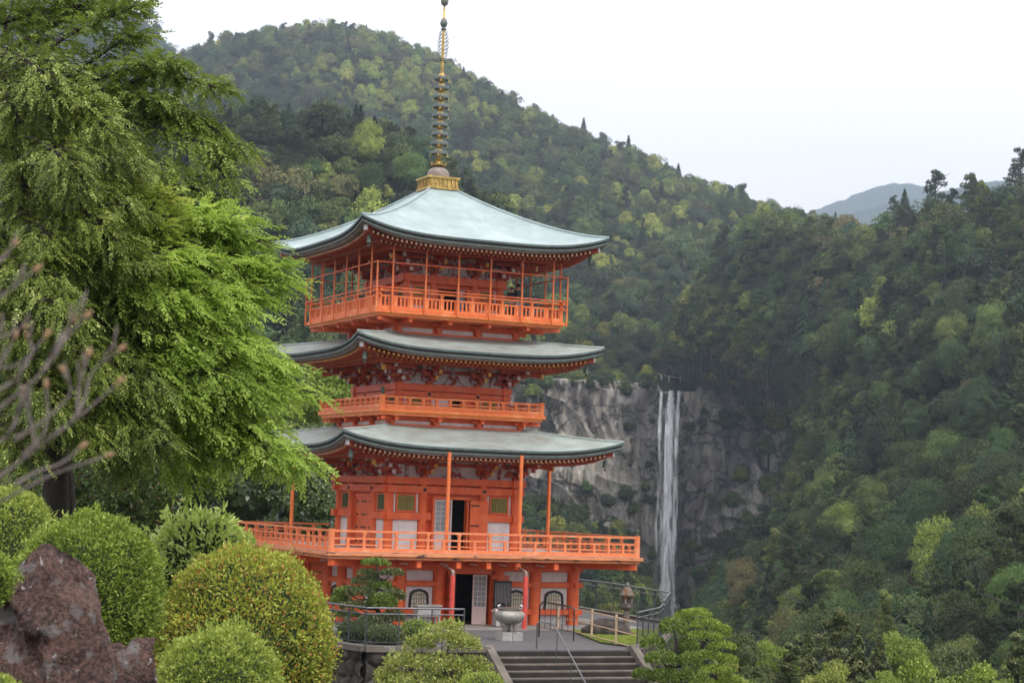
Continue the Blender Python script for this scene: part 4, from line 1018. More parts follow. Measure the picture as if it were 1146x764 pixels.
# bamboo rope fence
bf = empty('bamboo_fence', tz(2.8, -7.8), 0, 'low pale bamboo pole fence with thin rails round the small lawn', 'fence')
bp_ = [tz(2.75, -7.8), tz(2.15, -11.9), tz(1.6, -14.9), tz(1.75, -16.2)]; o0 = Vector(tuple(bp_[0])); src = None
for p in bp_[:3]:
    q = Vector(tuple(p))-o0
    if not src: m_ = MB(); m_.tube([(0, 0, 0), (0, 0, 1.12)], .045, 8); src = m_.build('post', 'bamboo', bf, smooth=True, angle=40); src.location = q
    else: copyto(src, bf, None, q)
for z in (1.0, .52, .08):
    m_ = MB(); m_.tube([Vector(tuple(p))-o0+Vector((0, 0, z-(.1 if i == 3 else 0))) for i, p in enumerate(bp_)], .024, 6); m_.build('rail', 'bamboo', bf, smooth=True)
# stair handrail, mid stairs
sh = empty('stair_handrail', tz(-2.4, -16.3), 0, 'thin metal handrail going down the middle of the stone stairs', 'handrail'); o0 = Vector(tuple(tz(-2.4, -16.3)))
def rl(x, y, z): p = tow(x, y, z); return Vector(tuple(p))-o0
hx = -1.95
m_ = MB(); m_.tube([rl(hx-.35, -16.2, .0), rl(hx-.35, -16.2, .92), rl(hx-.3, -16.25, .97), rl(hx, -16.7, .95), rl(hx, -16.95, .86), rl(hx, SY-ST*13, .78-SR*13)], .028, 8); m_.build('handrail', 'handrail_grey', sh, smooth=True, angle=60)
for i in (1, 4.5, 8, 12):
    m_ = MB(); m_.tube([rl(hx, SY-ST*i-.1, -SR*(i)-.2), rl(hx, SY-ST*i-.1, .85-SR*i)], .018, 6); m_.build('post', 'fence_grey', sh)
m_ = MB()
# black hooped gate
gt = empty('hooped_rail', tz(.6, -11.6), 0, 'small black hooped metal rail standing at the corner of the lawn', 'rail'); g0 = Vector(tuple(tz(.6, -11.6)))
def gl(x, y, z): return Vector(tuple(tow(x, y, z)))-g0
A_, B_ = (.55, -10.6), (.95, -12.8)
m_ = MB(); m_.tube([gl(*A_, 0), gl(*A_, 1.2), gl(A_[0]+.03, A_[1]-.15, 1.33), gl(A_[0]+.1, A_[1]-.5, 1.36), gl(B_[0]-.05, B_[1]+.3, 1.3), gl(*B_, 1.22), gl(*B_, 0)], .03, 8); m_.build('frame', 'black_paint', gt, smooth=True, angle=60)
m_ = MB()
for i in range(1, 6):
    t = i/6; x, y = A_[0]*(1-t)+B_[0]*t, A_[1]*(1-t)+B_[1]*t; m_.tube([gl(x, y, .35), gl(x, y, 1.3)], .012, 5)
m_.tube([gl(*A_, .35), gl(*B_, .35)], .015, 5); m_.build('bars', 'black_paint', gt)

# ------------------------------------------------------------------ incense burner, lantern, rock, table, signs
bx_, by_ = -1.55, -12.3
ib = empty('incense_burner', tz(bx_, by_), YAW, 'wide round metal incense burner on a pale stone block before the doorway', 'incense burner')
mb = MB()
for x0, x1 in ((-.42, -.01), (.01, .42)): mb.box(x0, x1, -.32, .32, -.05, .26)
mb.build('stone_base', 'stone_light', ib)
mb = MB(); mb.lathe([(.05, .55), (.3, .56), (.5, .68), (.575, .85), (.56, .98), (.45, 1.06), (.4, 1.1), (.46, 1.13), (.46, 1.16), (.38, 1.15), (.34, 1.05), (.1, 1.02)], (0, 0, 0), 28); mb.build('bowl', 'burner_metal', ib, smooth=True, angle=50)
src = None
for k in range(3):
    a = k*2*pi/3-.9; mb = MB(); mb.tube([(.24*cos(a), .24*sin(a), .24), (.22*cos(a), .22*sin(a), .38), (.3*cos(a), .3*sin(a), .62)], [.08, .075, .14], 10); mb.build('leg', 'burner_metal', ib, smooth=True)
for a in (-.2, pi-.2):
    mb = MB(); mb.tube([(.43*cos(a), .43*sin(a), 1.12), (.46*cos(a), .46*sin(a), 1.24), (.38*cos(a), .38*sin(a), 1.28)], [.05, .05, .04], 8); mb.build('handle', 'steel', ib, smooth=True)
mb = MB(); mb.lathe([(.28, 1.1), (.34, 1.18), (.3, 1.19), (.05, 1.2)], (0, 0, 0), 20); mb.build('lid', 'steel', ib, smooth=True, angle=40)
lx_, ly_ = 4.45, -10.6
sl_ = empty('stone_lantern', tz(lx_, ly_, .05), YAW, 'weathered stone lantern with rusty brown cap beside the metal fence', 'stone lantern'); sl_.scale = (.9, .9, .92)
mb = MB(); mb.lathe([(.34, 0), (.36, .12), (.22, .2), (.17, .3)], (0, 0, 0), 8); mb.build('base', 'lantern_stone', sl_)
mb = MB(); mb.lathe([(.16, .28), (.14, .6), (.165, .68), (.14, .76), (.13, 1.08)], (0, 0, 0), 14); mb.build('shaft', 'lantern_stone', sl_, smooth=True, angle=40)
mb = MB(); mb.lathe([(.13, 1.08), (.24, 1.18), (.27, 1.26), (.18, 1.3)], (0, 0, 0), 10); mb.build('platform', 'lantern_stone', sl_)
mb = MB()
for x in (-.15, .15):
    for y in (-.15, .15): mb.box(x-.05, x+.05, y-.05, y+.05, 1.3, 1.66)
mb.box(-.2, .2, -.2, .2, 1.64, 1.7); mb.box(-.2, .2, -.2, .2, 1.3, 1.37); mb.box(-.14, .02, -.02, .16, 1.37, 1.64); mb.build('fire_box', 'lantern_stone', sl_)
mb = MB(); mb.lathe([(.33, 1.7), (.34, 1.77), (.26, 1.86), (.2, 1.98), (.14, 2.07), (.08, 2.1)], (0, 0, 0), 10); mb.lathe([(.06, 2.08), (.1, 2.14), (.09, 2.22), (.02, 2.3)], (0, 0, 0), 10); mb.build('cap', 'lantern_stone', sl_, smooth=True, angle=30)
def rock_obj(name, c, size, m, seed, label, cat='rock', sub=40, amp=.25, parent=None, shape=None, wl=1.0, squash=0):
    u = np.linspace(0, 2*pi, sub*2+1)[:-1]; v = np.linspace(0, pi, sub); U, Vv = np.meshgrid(u, v)
    P = np.stack([np.cos(U)*np.sin(Vv), np.sin(U)*np.sin(Vv), np.cos(Vv)], -1)
    if shape is not None: P = shape(P)
    Dn = P/np.maximum(np.linalg.norm(P, axis=-1, keepdims=True), 1e-6)
    n = fbm(P*1.6*wl+seed, 5, seed); n2 = np.abs(fbm(P*3*wl+seed*2, 3, seed+3)); P = P+Dn*(amp*n-amp*.5*n2+.02*fbm(P*18+seed, 2, seed))[..., None]
    P = P*np.array(size)
    r, cc = P.shape[:2]; idx = np.arange(r*cc).reshape(r, cc); nx = np.roll(idx, -1, 1)
    Q = np.stack([idx[:-1], idx[1:], nx[1:], nx[:-1]], -1).reshape(-1, 4)
    o = mobj(name, npmesh(name, P.reshape(-1, 3), Q, m, smooth=True), loc=Vector(tuple(map(float, c)))); return tag(o, label, cat)
p = tow(3.8, -10.2, .15); rock_obj('garden_rock', p, (.95, .7, .55), 'dark_rock', 3, 'dark weathered rock lying on the little lawn', wl=1.2)
# offering table and notice boards
ot = empty('offering_table', tz(-2.3, -6.0), YAW, 'grey wooden offering table with sloping top below the arched window', 'table')
mb = MB(); mb.box(-.5, .5, -.25, .25, .42, .82); mb.build('box', 'stone_light', ot)
for x in (-.45, .45):
    for y in (-.2, .2): mb = MB(); mb.box(x-.04, x+.04, y-.04, y+.04, 0, .42); mb.build('leg', 'plaster_grey', ot)
mb = MB(); mb.box(-.56, .56, -.3, .3, .82, .87); mb.build('table_top', 'stone_light', ot)
mb = MB(); c = []
nb = empty('notice_board', tz(1.38, -5.36), YAW, 'tall black notice board covered in fine white writing beside the lattice door', 'notice board')
mb = MB(); mb.box(-.4, .4, -.03, .03, .55, 1.85); mb.build('board', 'black_paint', nb)
mb = MB(); 
rr = random.Random(4)
for i in range(11):
    x = .33-i*.066; z = 1.76
    while z > .7+rr.random()*.3: h_ = .02+.02*rr.random(); mb.box(x-.012, x+.012, -.034, -.0305, z-h_, z); z -= h_+.012
mb.build('writing', 'plaster_grey', nb)
for x in (-.34, .34): mb = MB(); mb.box(x-.03, x+.03, -.025, .025, 0, .55); mb.build('leg', 'black_paint', nb)
fs_ = empty('incense_stand', tz(.95, -6.1), YAW, 'small grey stand with red and white packets left of the notice board', 'stand')
mb = MB(); mb.box(-.26, .26, -.2, .2, .03, .62); mb.build('cabinet', 'plaster_grey', fs_)
mb = MB(); mb.mi = 0; mb.box(-.32, .32, -.25, .25, .62, .66)
for i in range(4): mb.mi = i % 2; mb.box(-.27+i*.14, -.17+i*.14, -.15, .1, .66, .74)
mb.build('tray', ['white_paint', 'red_pipe'], fs_)

# ================================================================== FOLIAGE
def unit(v): return v/np.maximum(np.linalg.norm(v, axis=-1, keepdims=True), 1e-9)
def rndu(n, rg=RNG): return unit(rg.normal(size=(n, 3)))
def leaves(P, D, N, ln, wd, rg=RNG, jit=.25, fold=.12):
    """one rhomb-shaped leaf per point: P base, D direction, N normal"""
    n = len(P); D = unit(D+rg.normal(size=(n, 3))*jit); S = unit(np.cross(D, N)); N2 = np.cross(S, D)
    l = (ln*(.7+.6*rg.random(n)))[:, None]; w_ = (wd*(.7+.6*rg.random(n)))[:, None]
    A = P; B = P+D*l*.45+S*w_*.5+N2*l*fold; C = P+D*l; E_ = P+D*l*.45-S*w_*.5+N2*l*fold
    V = np.stack([A, B, C, E_], 1).reshape(-1, 3); Q = np.arange(4*n).reshape(n, 4)
    return V, Q, rg.random(n)
def join(parts):
    Vs, Qs, Rs = [], [], []; b = 0
    for V, Q, r in parts: Vs.append(V); Qs.append(Q+b); Rs.append(r); b += len(V)
    return np.concatenate(Vs), np.concatenate(Qs), np.concatenate(Rs)
def sprays(C, D, K, L, ln, wd, rg=RNG, droop=.35, corr=.5):
    """flat fans of leaves along a short twig"""
    n = len(C); up = unit(np.array([0, 0, 1.])+.35*rg.normal(size=(n, 3))); S = unit(np.cross(D, up)); Nn = np.cross(S, D)
    out = []; rs = rg.random(n)
    for k in range(K):
        t = (k+.5)/K; side = 1 if k % 2 else -1
        p = C+D*(L*t)-np.array([0, 0, 1])*(droop*L*t*t)
        d = unit(D*.75+S*side*.8-np.array([0, 0, 1])*(droop*.7)) if k < K-1 else unit(D-np.array([0, 0, 1])*droop)
        V, Q, r = leaves(p, d, Nn, ln*(1.05-.4*t), wd*(1.05-.4*t), rg, .22)
        out.append((V, Q, r*(1-corr)+rs*corr))
    return join(out)
def blobball(c, rad, n, up=.15, rg=RNG, noise=.18, nsc=1.2, seed=0):
    d = rndu(n, rg); d[:, 2] = np.abs(d[:, 2]) if up > .9 else d[:, 2]
    c = np.asarray(c, float); rad = np.asarray(rad, float)
    f = 1+noise*fbm(d*nsc*2+seed*3.1+c*.01, 3, seed)
    return c+d*rad*f[:, None], unit(d/rad)

# ---- forest tree prototypes (instanced / copied)
def crown_broad(seed, nleaf, size, nl=22, R0=4.6, H0=6.4):
    rg = np.random.default_rng(seed); parts = []; k = nleaf//nl; el = 1+.35*rg.normal(size=2)*.6; ph = rg.random()*6.28
    for i in range(nl):
        a = rg.random()*2*pi; q = math.sqrt(rg.random())*.86*(1+.25*cos(2*a+ph)); zz = math.sqrt(max(.05, 1-min(1, q)**2)); u = rg.random()
        c = np.array([R0*q*cos(a)*el[0], R0*q*sin(a)*el[1], 3.6+H0*zz*(.35+.65*u**.6)]); r = .75+.95*rg.random()
        P, Nn = blobball(c, (r*1.25, r*1.25, r*(.6+.5*rg.random())), k, rg=rg, noise=.45, nsc=1.7, seed=seed+i)
        m = Nn[:, 2] > -.35; P, Nn = P[m], Nn[m]; P = P+Nn*(rg.normal(size=len(P))*.16)[:, None]
        D = unit(np.cross(Nn, rndu(len(P), rg))+Nn*.5+np.array([0, 0, .25])); V, Q, r_ = leaves(P-D*size*.5, D, Nn+.32*rg.normal(size=Nn.shape), size, size*.75, rg, .25)
        parts.append((V, Q, r_*.55+rg.random()*.45))
    P, Nn = blobball((0, 0, 6), (R0*.62, R0*.62, 2.4), nleaf//7, rg=rg, noise=.3); V, Q, r_ = leaves(P, unit(np.cross(Nn, rndu(len(P), rg))), Nn, size*1.9, size*1.9, rg, .2); parts.append((V, Q, r_*.3))
    return join(parts)
def crown_cone(seed, nleaf, size, R0=2.7, H=13):
    rg = np.random.default_rng(seed); t = rg.random(nleaf)**1.5; a = rg.random(nleaf)*2*pi
    lay = 1+.25*np.sin(t*42+3*np.sin(a*2+seed)+seed); rr = R0*(1-t)**.8*lay*(.72+.33*rg.random(nleaf))*(1+.3*fbm(np.stack([np.cos(a)*2, np.sin(a)*2, t*9], -1), 2, seed))
    P = np.stack([rr*np.cos(a), rr*np.sin(a), 2+(H-2)*t], -1); D = np.stack([np.cos(a), np.sin(a), -.45+0*a], -1); Nn = np.stack([np.cos(a)*.5, np.sin(a)*.5, 1+0*a], -1)
    return join([leaves(P-D*size*.6, D, Nn+.3*rg.normal(size=Nn.shape), size*1.2, size*.75, rg, .3)])
def crown_layer(seed, nleaf, size):
    """pine-like crown with separate flat plates and gaps"""
    rg = np.random.default_rng(seed); parts = []; npl = 20
    for i in range(npl):
        t = i/(npl-1); z = 5+8.5*t; R1 = 3.6*(1-.72*t)*(.7+.5*rg.random()); a = rg.random()*2*pi; q = R1*.62
        P, Nn = blobball((q*cos(a), q*sin(a), z), (R1*.62, R1*.62, .42), nleaf//npl, rg=rg, noise=.35, seed=seed+i)
        D = unit(np.stack([np.cos(a)+0*P[:, 0], np.sin(a)+0*P[:, 0], .3+0*P[:, 0]], -1)+rndu(len(P), rg)*.8)
        V, Q, r_ = leaves(P, D, Nn+.4*rg.normal(size=Nn.shape), size, size*.6, rg, .3); parts.append((V, Q, r_))
    return join(parts)
def trunk_mb(H, r, seed, limbs=5):
    rg = random.Random(seed); mb = MB(); mb.tube([(0, 0, -3), (.1*rg.uniform(-1, 1), 0, H*.4), (.3*rg.uniform(-1, 1), .3*rg.uniform(-1, 1), H)], [r*1.2, r*.8, r*.25], 6)
    for i in range(limbs):
        a = rg.random()*6.28; z = H*(.35+.5*rg.random()); L_ = H*.33
        mb.tube([(0, 0, z), (L_*.5*cos(a), L_*.5*sin(a), z+L_*.35), (L_*cos(a), L_*sin(a), z+L_*.55)], [r*.45, r*.3, r*.1], 5)
    return mb
def np_from_mb(mb): return mb.v, mb.f
SHAPES = {}; PROTO = []     # far prototypes: (crown mesh, trunk mesh, joined mesh)
def make_far(kind, seed, nleaf, size, matn):
    if kind == 'broad': V, Q, r = crown_broad(seed, nleaf, size)
    elif kind == 'cone': V, Q, r = crown_cone(seed, nleaf, size)
    else: V, Q, r = crown_layer(seed, nleaf, size)
    cm = npmesh('crown', V, Q, matn, rnd=r)
    H = 8 if kind == 'broad' else 12.5
    tb = trunk_mb(H, .28, seed); tm = bpy.data.meshes.new('trunk'); tm.from_pydata(tb.v, [], tb.f); tm.materials.append(MATS['bark_far'])
    tq = [f for f in tb.f if len(f) == 4]
    V2 = np.concatenate([V, np.array(tb.v, float).reshape(-1, 3)]); Q2 = np.concatenate([Q, np.array(tq)+len(V)])
    mi = np.concatenate([np.zeros(len(Q)), np.ones(len(tq))])
    jm = npmesh('forest_tree_all', V2, Q2, [matn, 'bark_far'], rnd=np.concatenate([r, np.zeros(len(tq))]), mi=mi)
    return cm, tm, jm
spec = [('broad', 1, 'forest_dark'), ('broad', 2, 'forest_dark'), ('broad', 3, 'forest_mid'), ('broad', 4, 'forest_mid'), ('broad', 5, 'forest_light'), ('broad', 6, 'forest_brown'),
        ('cone', 7, 'forest_blue'), ('layer', 8, 'forest_dark'), ('broad', 9, 'forest_blue'), ('layer', 10, 'forest_mid')]
KINDS = ['dark', 'dark', 'mid', 'mid', 'light', 'brown', 'cone', 'layer', 'blue', 'layer']
for k_, sd_, mt in spec: PROTO.append(make_far(k_, sd_, 2600, .52, mt))
PC = bpy.data.collections.new('forest_sources')
for i, pr_ in enumerate(PROTO):
    o = bpy.data.objects.new('source_%02d' % i, pr_[2]); PC.objects.link(o)

def proj(P):
    P = np.asarray(P, float); x, y, z = P[..., 0], P[..., 1], P[..., 2]-HC; dep = y*cp+z*sp; up = -y*sp+z*cp; u = F*x/dep; v = F*up/dep
    return 573+cr*u+sr*v, 382+sr*u-cr*v, dep
def sample_surface(G, n, rg):
    a, b, c, d_ = G[:-1, :-1], G[:-1, 1:], G[1:, 1:], G[1:, :-1]
    ar = np.linalg.norm(np.cross(c-a, d_-b), axis=-1)/2; X, Y, D = proj((a+c)/2)
    vis = (X > -60) & (X < 1210) & (Y > -40) & (Y < 860) & (D > 20); ar = (ar*vis).ravel(); pr_ = ar/ar.sum()
    k = rg.choice(len(ar), n, p=pr_); i, j = np.unravel_index(k, a.shape[:2]); u, v = rg.random((2, n, 1))
    return a[i, j]*(1-u)*(1-v)+b[i, j]*u*(1-v)+c[i, j]*u*v+d_[i, j]*(1-u)*v
def thin(P, r):
    """keep points at least r apart (r per point)"""
    cell = {}; keep = []; s = float(r.max())
    for i in range(len(P)):
        x, y, z = P[i]; cx, cy, cz = int(x//s), int(y//s), int(z//s); ok = True
        for dx in (-1, 0, 1):
            for dy in (-1, 0, 1):
                for dz in (-1, 0, 1):
                    for j in cell.get((cx+dx, cy+dy, cz+dz), ()):
                        if (P[j][0]-x)**2+(P[j][1]-y)**2+(P[j][2]-z)**2 < (.5*(r[i]+r[j]))**2: ok = False; break
                    if not ok: break
                if not ok: break
            if not ok: break
        if ok: keep.append(i); cell.setdefault((cx, cy, cz), []).append(i)
    return np.array(keep)
rg = np.random.default_rng(11)
allp = []      # pos, scale, idx, area tag
def forest(G, n, rad, probs, seed, nsc, light_bias=0.0, smin=.65, smax=1.5):
    P = sample_surface(G, n, rg); sc = smin+(smax-smin)*rg.random(len(P))**1.6; k = thin(P, rad*sc*1.25); P, sc = P[k], sc[k]
    f = fbm(P/nsc, 3, seed); idx = np.zeros(len(P), int); pr_ = np.array(probs, float)
    for i in range(len(P)):
        q = pr_.copy(); q[4] *= math.exp(5.5*f[i]+light_bias); q[5] *= math.exp(3*f[i]); q[6] *= math.exp(-5*f[i]); q[8] *= math.exp(-3*f[i]); q[0] *= math.exp(-2*f[i]); q /= q.sum()
        idx[i] = rg.choice(10, p=q)
    s = rad/4.6*sc
    return P, s, idx
#            dark dark mid mid light brown cone layer blue layer
FA = forest(GA, 36000, 4.8, [.19, .19, .13, .11, .07, .04, .07, .07, .1, .05], 1, 90)
FB = forest(GB, 11000, 3.9, [.2, .2, .1, .08, .03, .04, .12, .1, .15, .05], 2, 60)
FC = forest(GC, 24000, 4.3, [.19, .19, .13, .11, .02, .03, .09, .12, .13, .09], 3, 60)
FV = forest(GV, 9000, 3.7, [.12, .12, .22, .18, .06, .03, .04, .07, .14, .06], 4, 40)
_n = 900; _x = 728+135*rg.random(_n); _y = 330+114*rg.random(_n); _k = ~((_x > 734) & (_x < 788) & (_y > 409)) & (_y < 445); _x, _y = _x[_k], _y[_k]
_G = np.concatenate([cr_interp(cr_interp(GC[8:45, :35], 150).transpose(1, 0, 2), 150).reshape(-1, 3)]); _gx, _gy, _gd = proj(_G); _P = []
for a, b in zip(_x, _y):      # stand on the hillside surface seen there
    k = np.where((np.abs(_gx-a) < 3) & (np.abs(_gy-b) < 3))[0]
    if len(k): _P.append(_G[k[np.argmin(_gd[k])]]-np.array([0, .5, 3.]))
_P = np.array(_P); _P = _P[thin(_P, np.full(len(_P), 4.2))]
FX = (_P, .7+.4*rg.random(len(_P)), rg.choice([2, 3, 2, 3, 4, 5, 0, 8, 9], len(_P))); print('FX', len(_P))
G1t = sample_surface(G1[1:], 5000, rg); G1t = G1t[thin(G1t, np.full(len(G1t), 13.))]
FL = (G1t, np.full(len(G1t), 1.5), rg.choice([0, 1, 2, 6, 8], len(G1t)))
G3t = sample_surface(G3[1:5], 5000, rg); FR = (G3t, np.full(len(G3t), 2.0), rg.choice([0, 1, 6, 8], len(G3t)))
#G2t = sample_surface(G2[1:7], 2500, rg); FR2 = (G2t, np.full(len(G2t), 2.0), rg.choice([0, 1, 6, 8], len(G2t)))
POS = np.concatenate([q[0] for q in (FA, FB, FC, FV, FX, FL)]); SCL = np.concatenate([q[1] for q in (FA, FB, FC, FV, FX, FL)]); IDX = np.concatenate([q[2] for q in (FA, FB, FC, FV, FX, FL)]).astype(int)
PXs, PYs, DEP = proj(POS+np.array([0, 0, 6])*SCL[:, None])
# keep the fall, its lip and the rope clear of trees
lip = (np.abs(PXs-760) < 25) & (PYs > 411) & (PYs < 700) & (DEP > 640)
keepm = ~lip; POS, SCL, IDX, PXs, PYs, DEP = [q[keepm] for q in (POS, SCL, IDX, PXs, PYs, DEP)]
# the 285 that show largest become trees of their own
vis = (PXs > 5) & (PXs < 1141) & (PYs > 60) & (PYs < 790) & ~((PXs > 255) & (PXs < 700) & (PYs > 230)) & (PXs > 380)
NEARP = [make_far(k_, sd_+50, 17000, .2, mt) for k_, sd_, mt in spec]
order = np.argsort(np.where(vis, DEP/SCL, 1e9)); near = order[:255]; far = np.setdiff1d(np.arange(len(POS)), near)
print('forest', len(POS), 'near max', DEP[near].max())
TREE_LABEL = {'dark': 'dark green broadleaf tree in the dense forest of the right hillside', 'mid': 'mid green broadleaf tree in the dense forest of the right hillside', 'light': 'pale yellow-green tree among darker crowns on the right hillside',
              'brown': 'brownish crowned tree among green crowns on the right hillside', 'cone': 'dark pointed conifer in the forest of the right hillside', 'layer': 'tree with layered flat branches in the forest of the right hillside', 'blue': 'deep blue-green broadleaf tree in the right hillside forest'}
TREE_NAME = {'cone': 'cedar_tree', 'layer': 'pine_tree'}
for i in near:
    kd = KINDS[IDX[i]]; cm, tm, jm = NEARP[IDX[i]]
    r = empty(TREE_NAME.get(kd, 'broadleaf_tree'), POS[i], rg.random()*6.28, TREE_LABEL[kd], 'tree', 'trees of the right hillside, '+kd)
    s = float(SCL[i]); r.scale = (s*(.85+.3*rg.random()), s*(.85+.3*rg.random()), s*(.85+.7*rg.random())); mobj('trunk', tm, r); mobj('crown', cm, r)
def scatter(name, pos, scl, idx, coll, kind='stuff'):
    me = bpy.data.meshes.new(name); me.vertices.add(len(pos)); me.vertices.foreach_set('co', np.ascontiguousarray(pos, dtype=np.float32).ravel())
    for nm, ty, vals in (('idx', 'INT', idx.astype(np.int32)),  ('rot', 'FLOAT', (RNG.random(len(pos))*6.28).astype(np.float32))):
        a = me.attributes.new(nm, ty, 'POINT'); a.data.foreach_set('value', vals)
    sv = np.stack([scl*(.85+.3*RNG.random(len(scl))), scl*(.85+.3*RNG.random(len(scl))), scl*(.8+.5*RNG.random(len(scl)))], -1).astype(np.float32)
    a = me.attributes.new('scl', 'FLOAT_VECTOR', 'POINT'); a.data.foreach_set('vector', sv.ravel())
    o = mobj(name, me); tag(o, kind=kind)
    ng = bpy.data.node_groups.new(name, 'GeometryNodeTree'); ng.interface.new_socket('Geometry', in_out='INPUT', socket_type='NodeSocketGeometry'); ng.interface.new_socket('Geometry', in_out='OUTPUT', socket_type='NodeSocketGeometry')
    N = ng.nodes; L = ng.links; gi = N.new('NodeGroupInput'); go = N.new('NodeGroupOutput'); ip = N.new('GeometryNodeInstanceOnPoints')
    ci = N.new('GeometryNodeCollectionInfo'); ci.inputs['Collection'].default_value = coll; ci.inputs['Separate Children'].default_value = True; ci.inputs['Reset Children'].default_value = True
    ip.inputs['Pick Instance'].default_value = True
    def attr(nm, ty):
        a = N.new('GeometryNodeInputNamedAttribute'); a.data_type = ty; a.inputs[0].default_value = nm; return a.outputs[0]
    m2p = N.new('GeometryNodeMeshToPoints')
    L.new(gi.outputs[0], m2p.inputs[0]); L.new(m2p.outputs[0], ip.inputs['Points']); L.new(ci.outputs[0], ip.inputs['Instance']); L.new(attr('idx', 'INT'), ip.inputs['Instance Index'])
    cx = N.new('ShaderNodeCombineXYZ'); L.new(attr('rot', 'FLOAT'), cx.inputs[2]); L.new(cx.outputs[0], ip.inputs['Rotation']); L.new(attr('scl', 'FLOAT_VECTOR'), ip.inputs['Scale']); L.new(ip.outputs[0], go.inputs[0])
    md = o.modifiers.new('scatter', 'NODES'); md.node_group = ng; return o
fo = scatter('forest', POS[far], SCL[far], IDX[far], PC)

# shrubs rooted in the cliff face
cx_, cy_, cd_ = proj(CP)
def cliffpt(px, py):
    k = np.argmin((cx_-px)**2+(cy_-py)**2); return CP.reshape(-1, 3)[k]
shr = [(588, 424, 3.4), (606, 420, 3), (618, 419, 3.6), (632, 421, 3), (648, 423, 3.4), (664, 424, 3), (676, 424, 3.8), (690, 425, 3.2), (706, 426, 3.6), (720, 428, 3.2), (730, 431, 2.2), (793, 426, 3), (804, 425, 3.6), (818, 426, 3.4), (832, 427, 3.6), (842, 440, 3), (826, 438, 2.6), (656, 545, 2.6), (680, 560, 3), (742, 600, 1.2), (730, 620, 2.4), (720, 640, 3), (706, 630, 3), (812, 600, 2.4), (836, 580, 3), (600, 470, 1.2), (672, 500, 1), (640, 520, 1), (768, 463, 1), (773, 478, 2), (769, 490, 1), (765, 505, 1), (765, 526, 1), (766, 545, 1), (816, 470, 4), (846, 432, 4), (700, 435, 3), (596, 438, 3), (703, 478, 2), (640, 418, 3), (660, 430, 2), (612, 428, 3), (690, 424, 3), (830, 530, 3), (810, 440, 2), (722, 545, 2), (728, 560, 2), (745, 470, .6),
       (725, 520, 1.6), (700, 552, 3), (705, 568, 3), (690, 590, 3), (776, 610, 3), (781, 640, 3), (785, 668, 3), (800, 655, 3), (770, 628, 2), (790, 690, 3), (713, 600, 3), (820, 560, 3), (860, 500, 4), (868, 470, 5), (862, 545, 4), (600, 560, 3), (625, 565, 3), (650, 572, 3), (850, 460, 4), (645, 500, 1), (790, 460, 1.6), (730, 470, 1.2), (580, 520, 2), (795, 555, 1.3)]
for i, (px, py, s) in enumerate(shr):
    p = cliffpt(px, py)-np.array([0, .5, .6*s]); kd = int(rg.choice([2, 3, 4, 8])); r = empty('cliff_shrub', p-np.array([0, 0, 4.5*s*.28]), rg.random()*6, 'green shrub rooted in a crevice of the waterfall cliff', 'shrub', 'shrubs on the cliff'); k = s*.28
    r.scale = (k*1.2, k*1.2, k); mobj('crown', PROTO[kd][0], r); mobj('trunk', PROTO[kd][1], r)
# skyline trees that stand out
for px, py, d, H, kd, lb in ((1047, 252, 640, 17.5, 7, 'tallest layered pine standing on the right skyline against the distant hills'), (1012, 250, 660, 12, 6, 'pointed conifer beside the tallest pine on the skyline'), (1000, 250, 655, 9, 7, 'low flat-branched pine left of the pointed skyline conifer'),
                             (1142, 232, 580, 17, 7, 'layered pine at the right edge of the skyline'), (1066, 250, 630, 11, 7, 'shorter layered pine just right of the tallest skyline pine'), (1090, 235, 610, 10, 1, 'round dark tree on the skyline between two layered pines')):
    p = at(px, py, d); r = empty('pine_tree' if kd == 7 else 'tall_tree', p, px, lb, 'tree'); s = H/13.; r.scale = (s, s, s); mobj('trunk', PROTO[kd][1], r); mobj('crown', PROTO[kd][0], r)

# ------------------------------------------------------------------ waterfall
def water_mat():
    m = bpy.data.materials.new('falling_water'); m.use_nodes = True; t = m.node_tree; N = t.nodes; L = t.links; p = N['Principled BSDF']
    p.inputs['Base Color'].default_value = (.95, .96, .98, 1); p.inputs['Roughness'].default_value = .5
    tcn = N.new('ShaderNodeTexCoord'); mp = N.new('ShaderNodeMapping'); mp.inputs['Scale'].default_value = (1, .3, .05); L.new(tcn.outputs['Object'], mp.inputs[0])
    n = N.new('ShaderNodeTexNoise'); n.inputs['Scale'].default_value = 1.3; n.inputs['Detail'].default_value = 7; L.new(mp.outputs[0], n.inputs['Vector'])
    at2 = N.new('ShaderNodeAttribute'); at2.attribute_name = 'dens'
    a = N.new('ShaderNodeMath'); a.operation = 'MULTIPLY_ADD'; a.inputs[1].default_value = 2.6; L.new(n.outputs['Fac'], a.inputs[0]); a.inputs[2].default_value = -1.22
    b = N.new('ShaderNodeMath'); b.operation = 'ADD'; b.use_clamp = True; L.new(a.outputs[0], b.inputs[0]); L.new(at2.outputs['Fac'], b.inputs[1]); L.new(b.outputs[0], p.inputs['Alpha'])
    MATS['falling_water'] = m
water_mat()
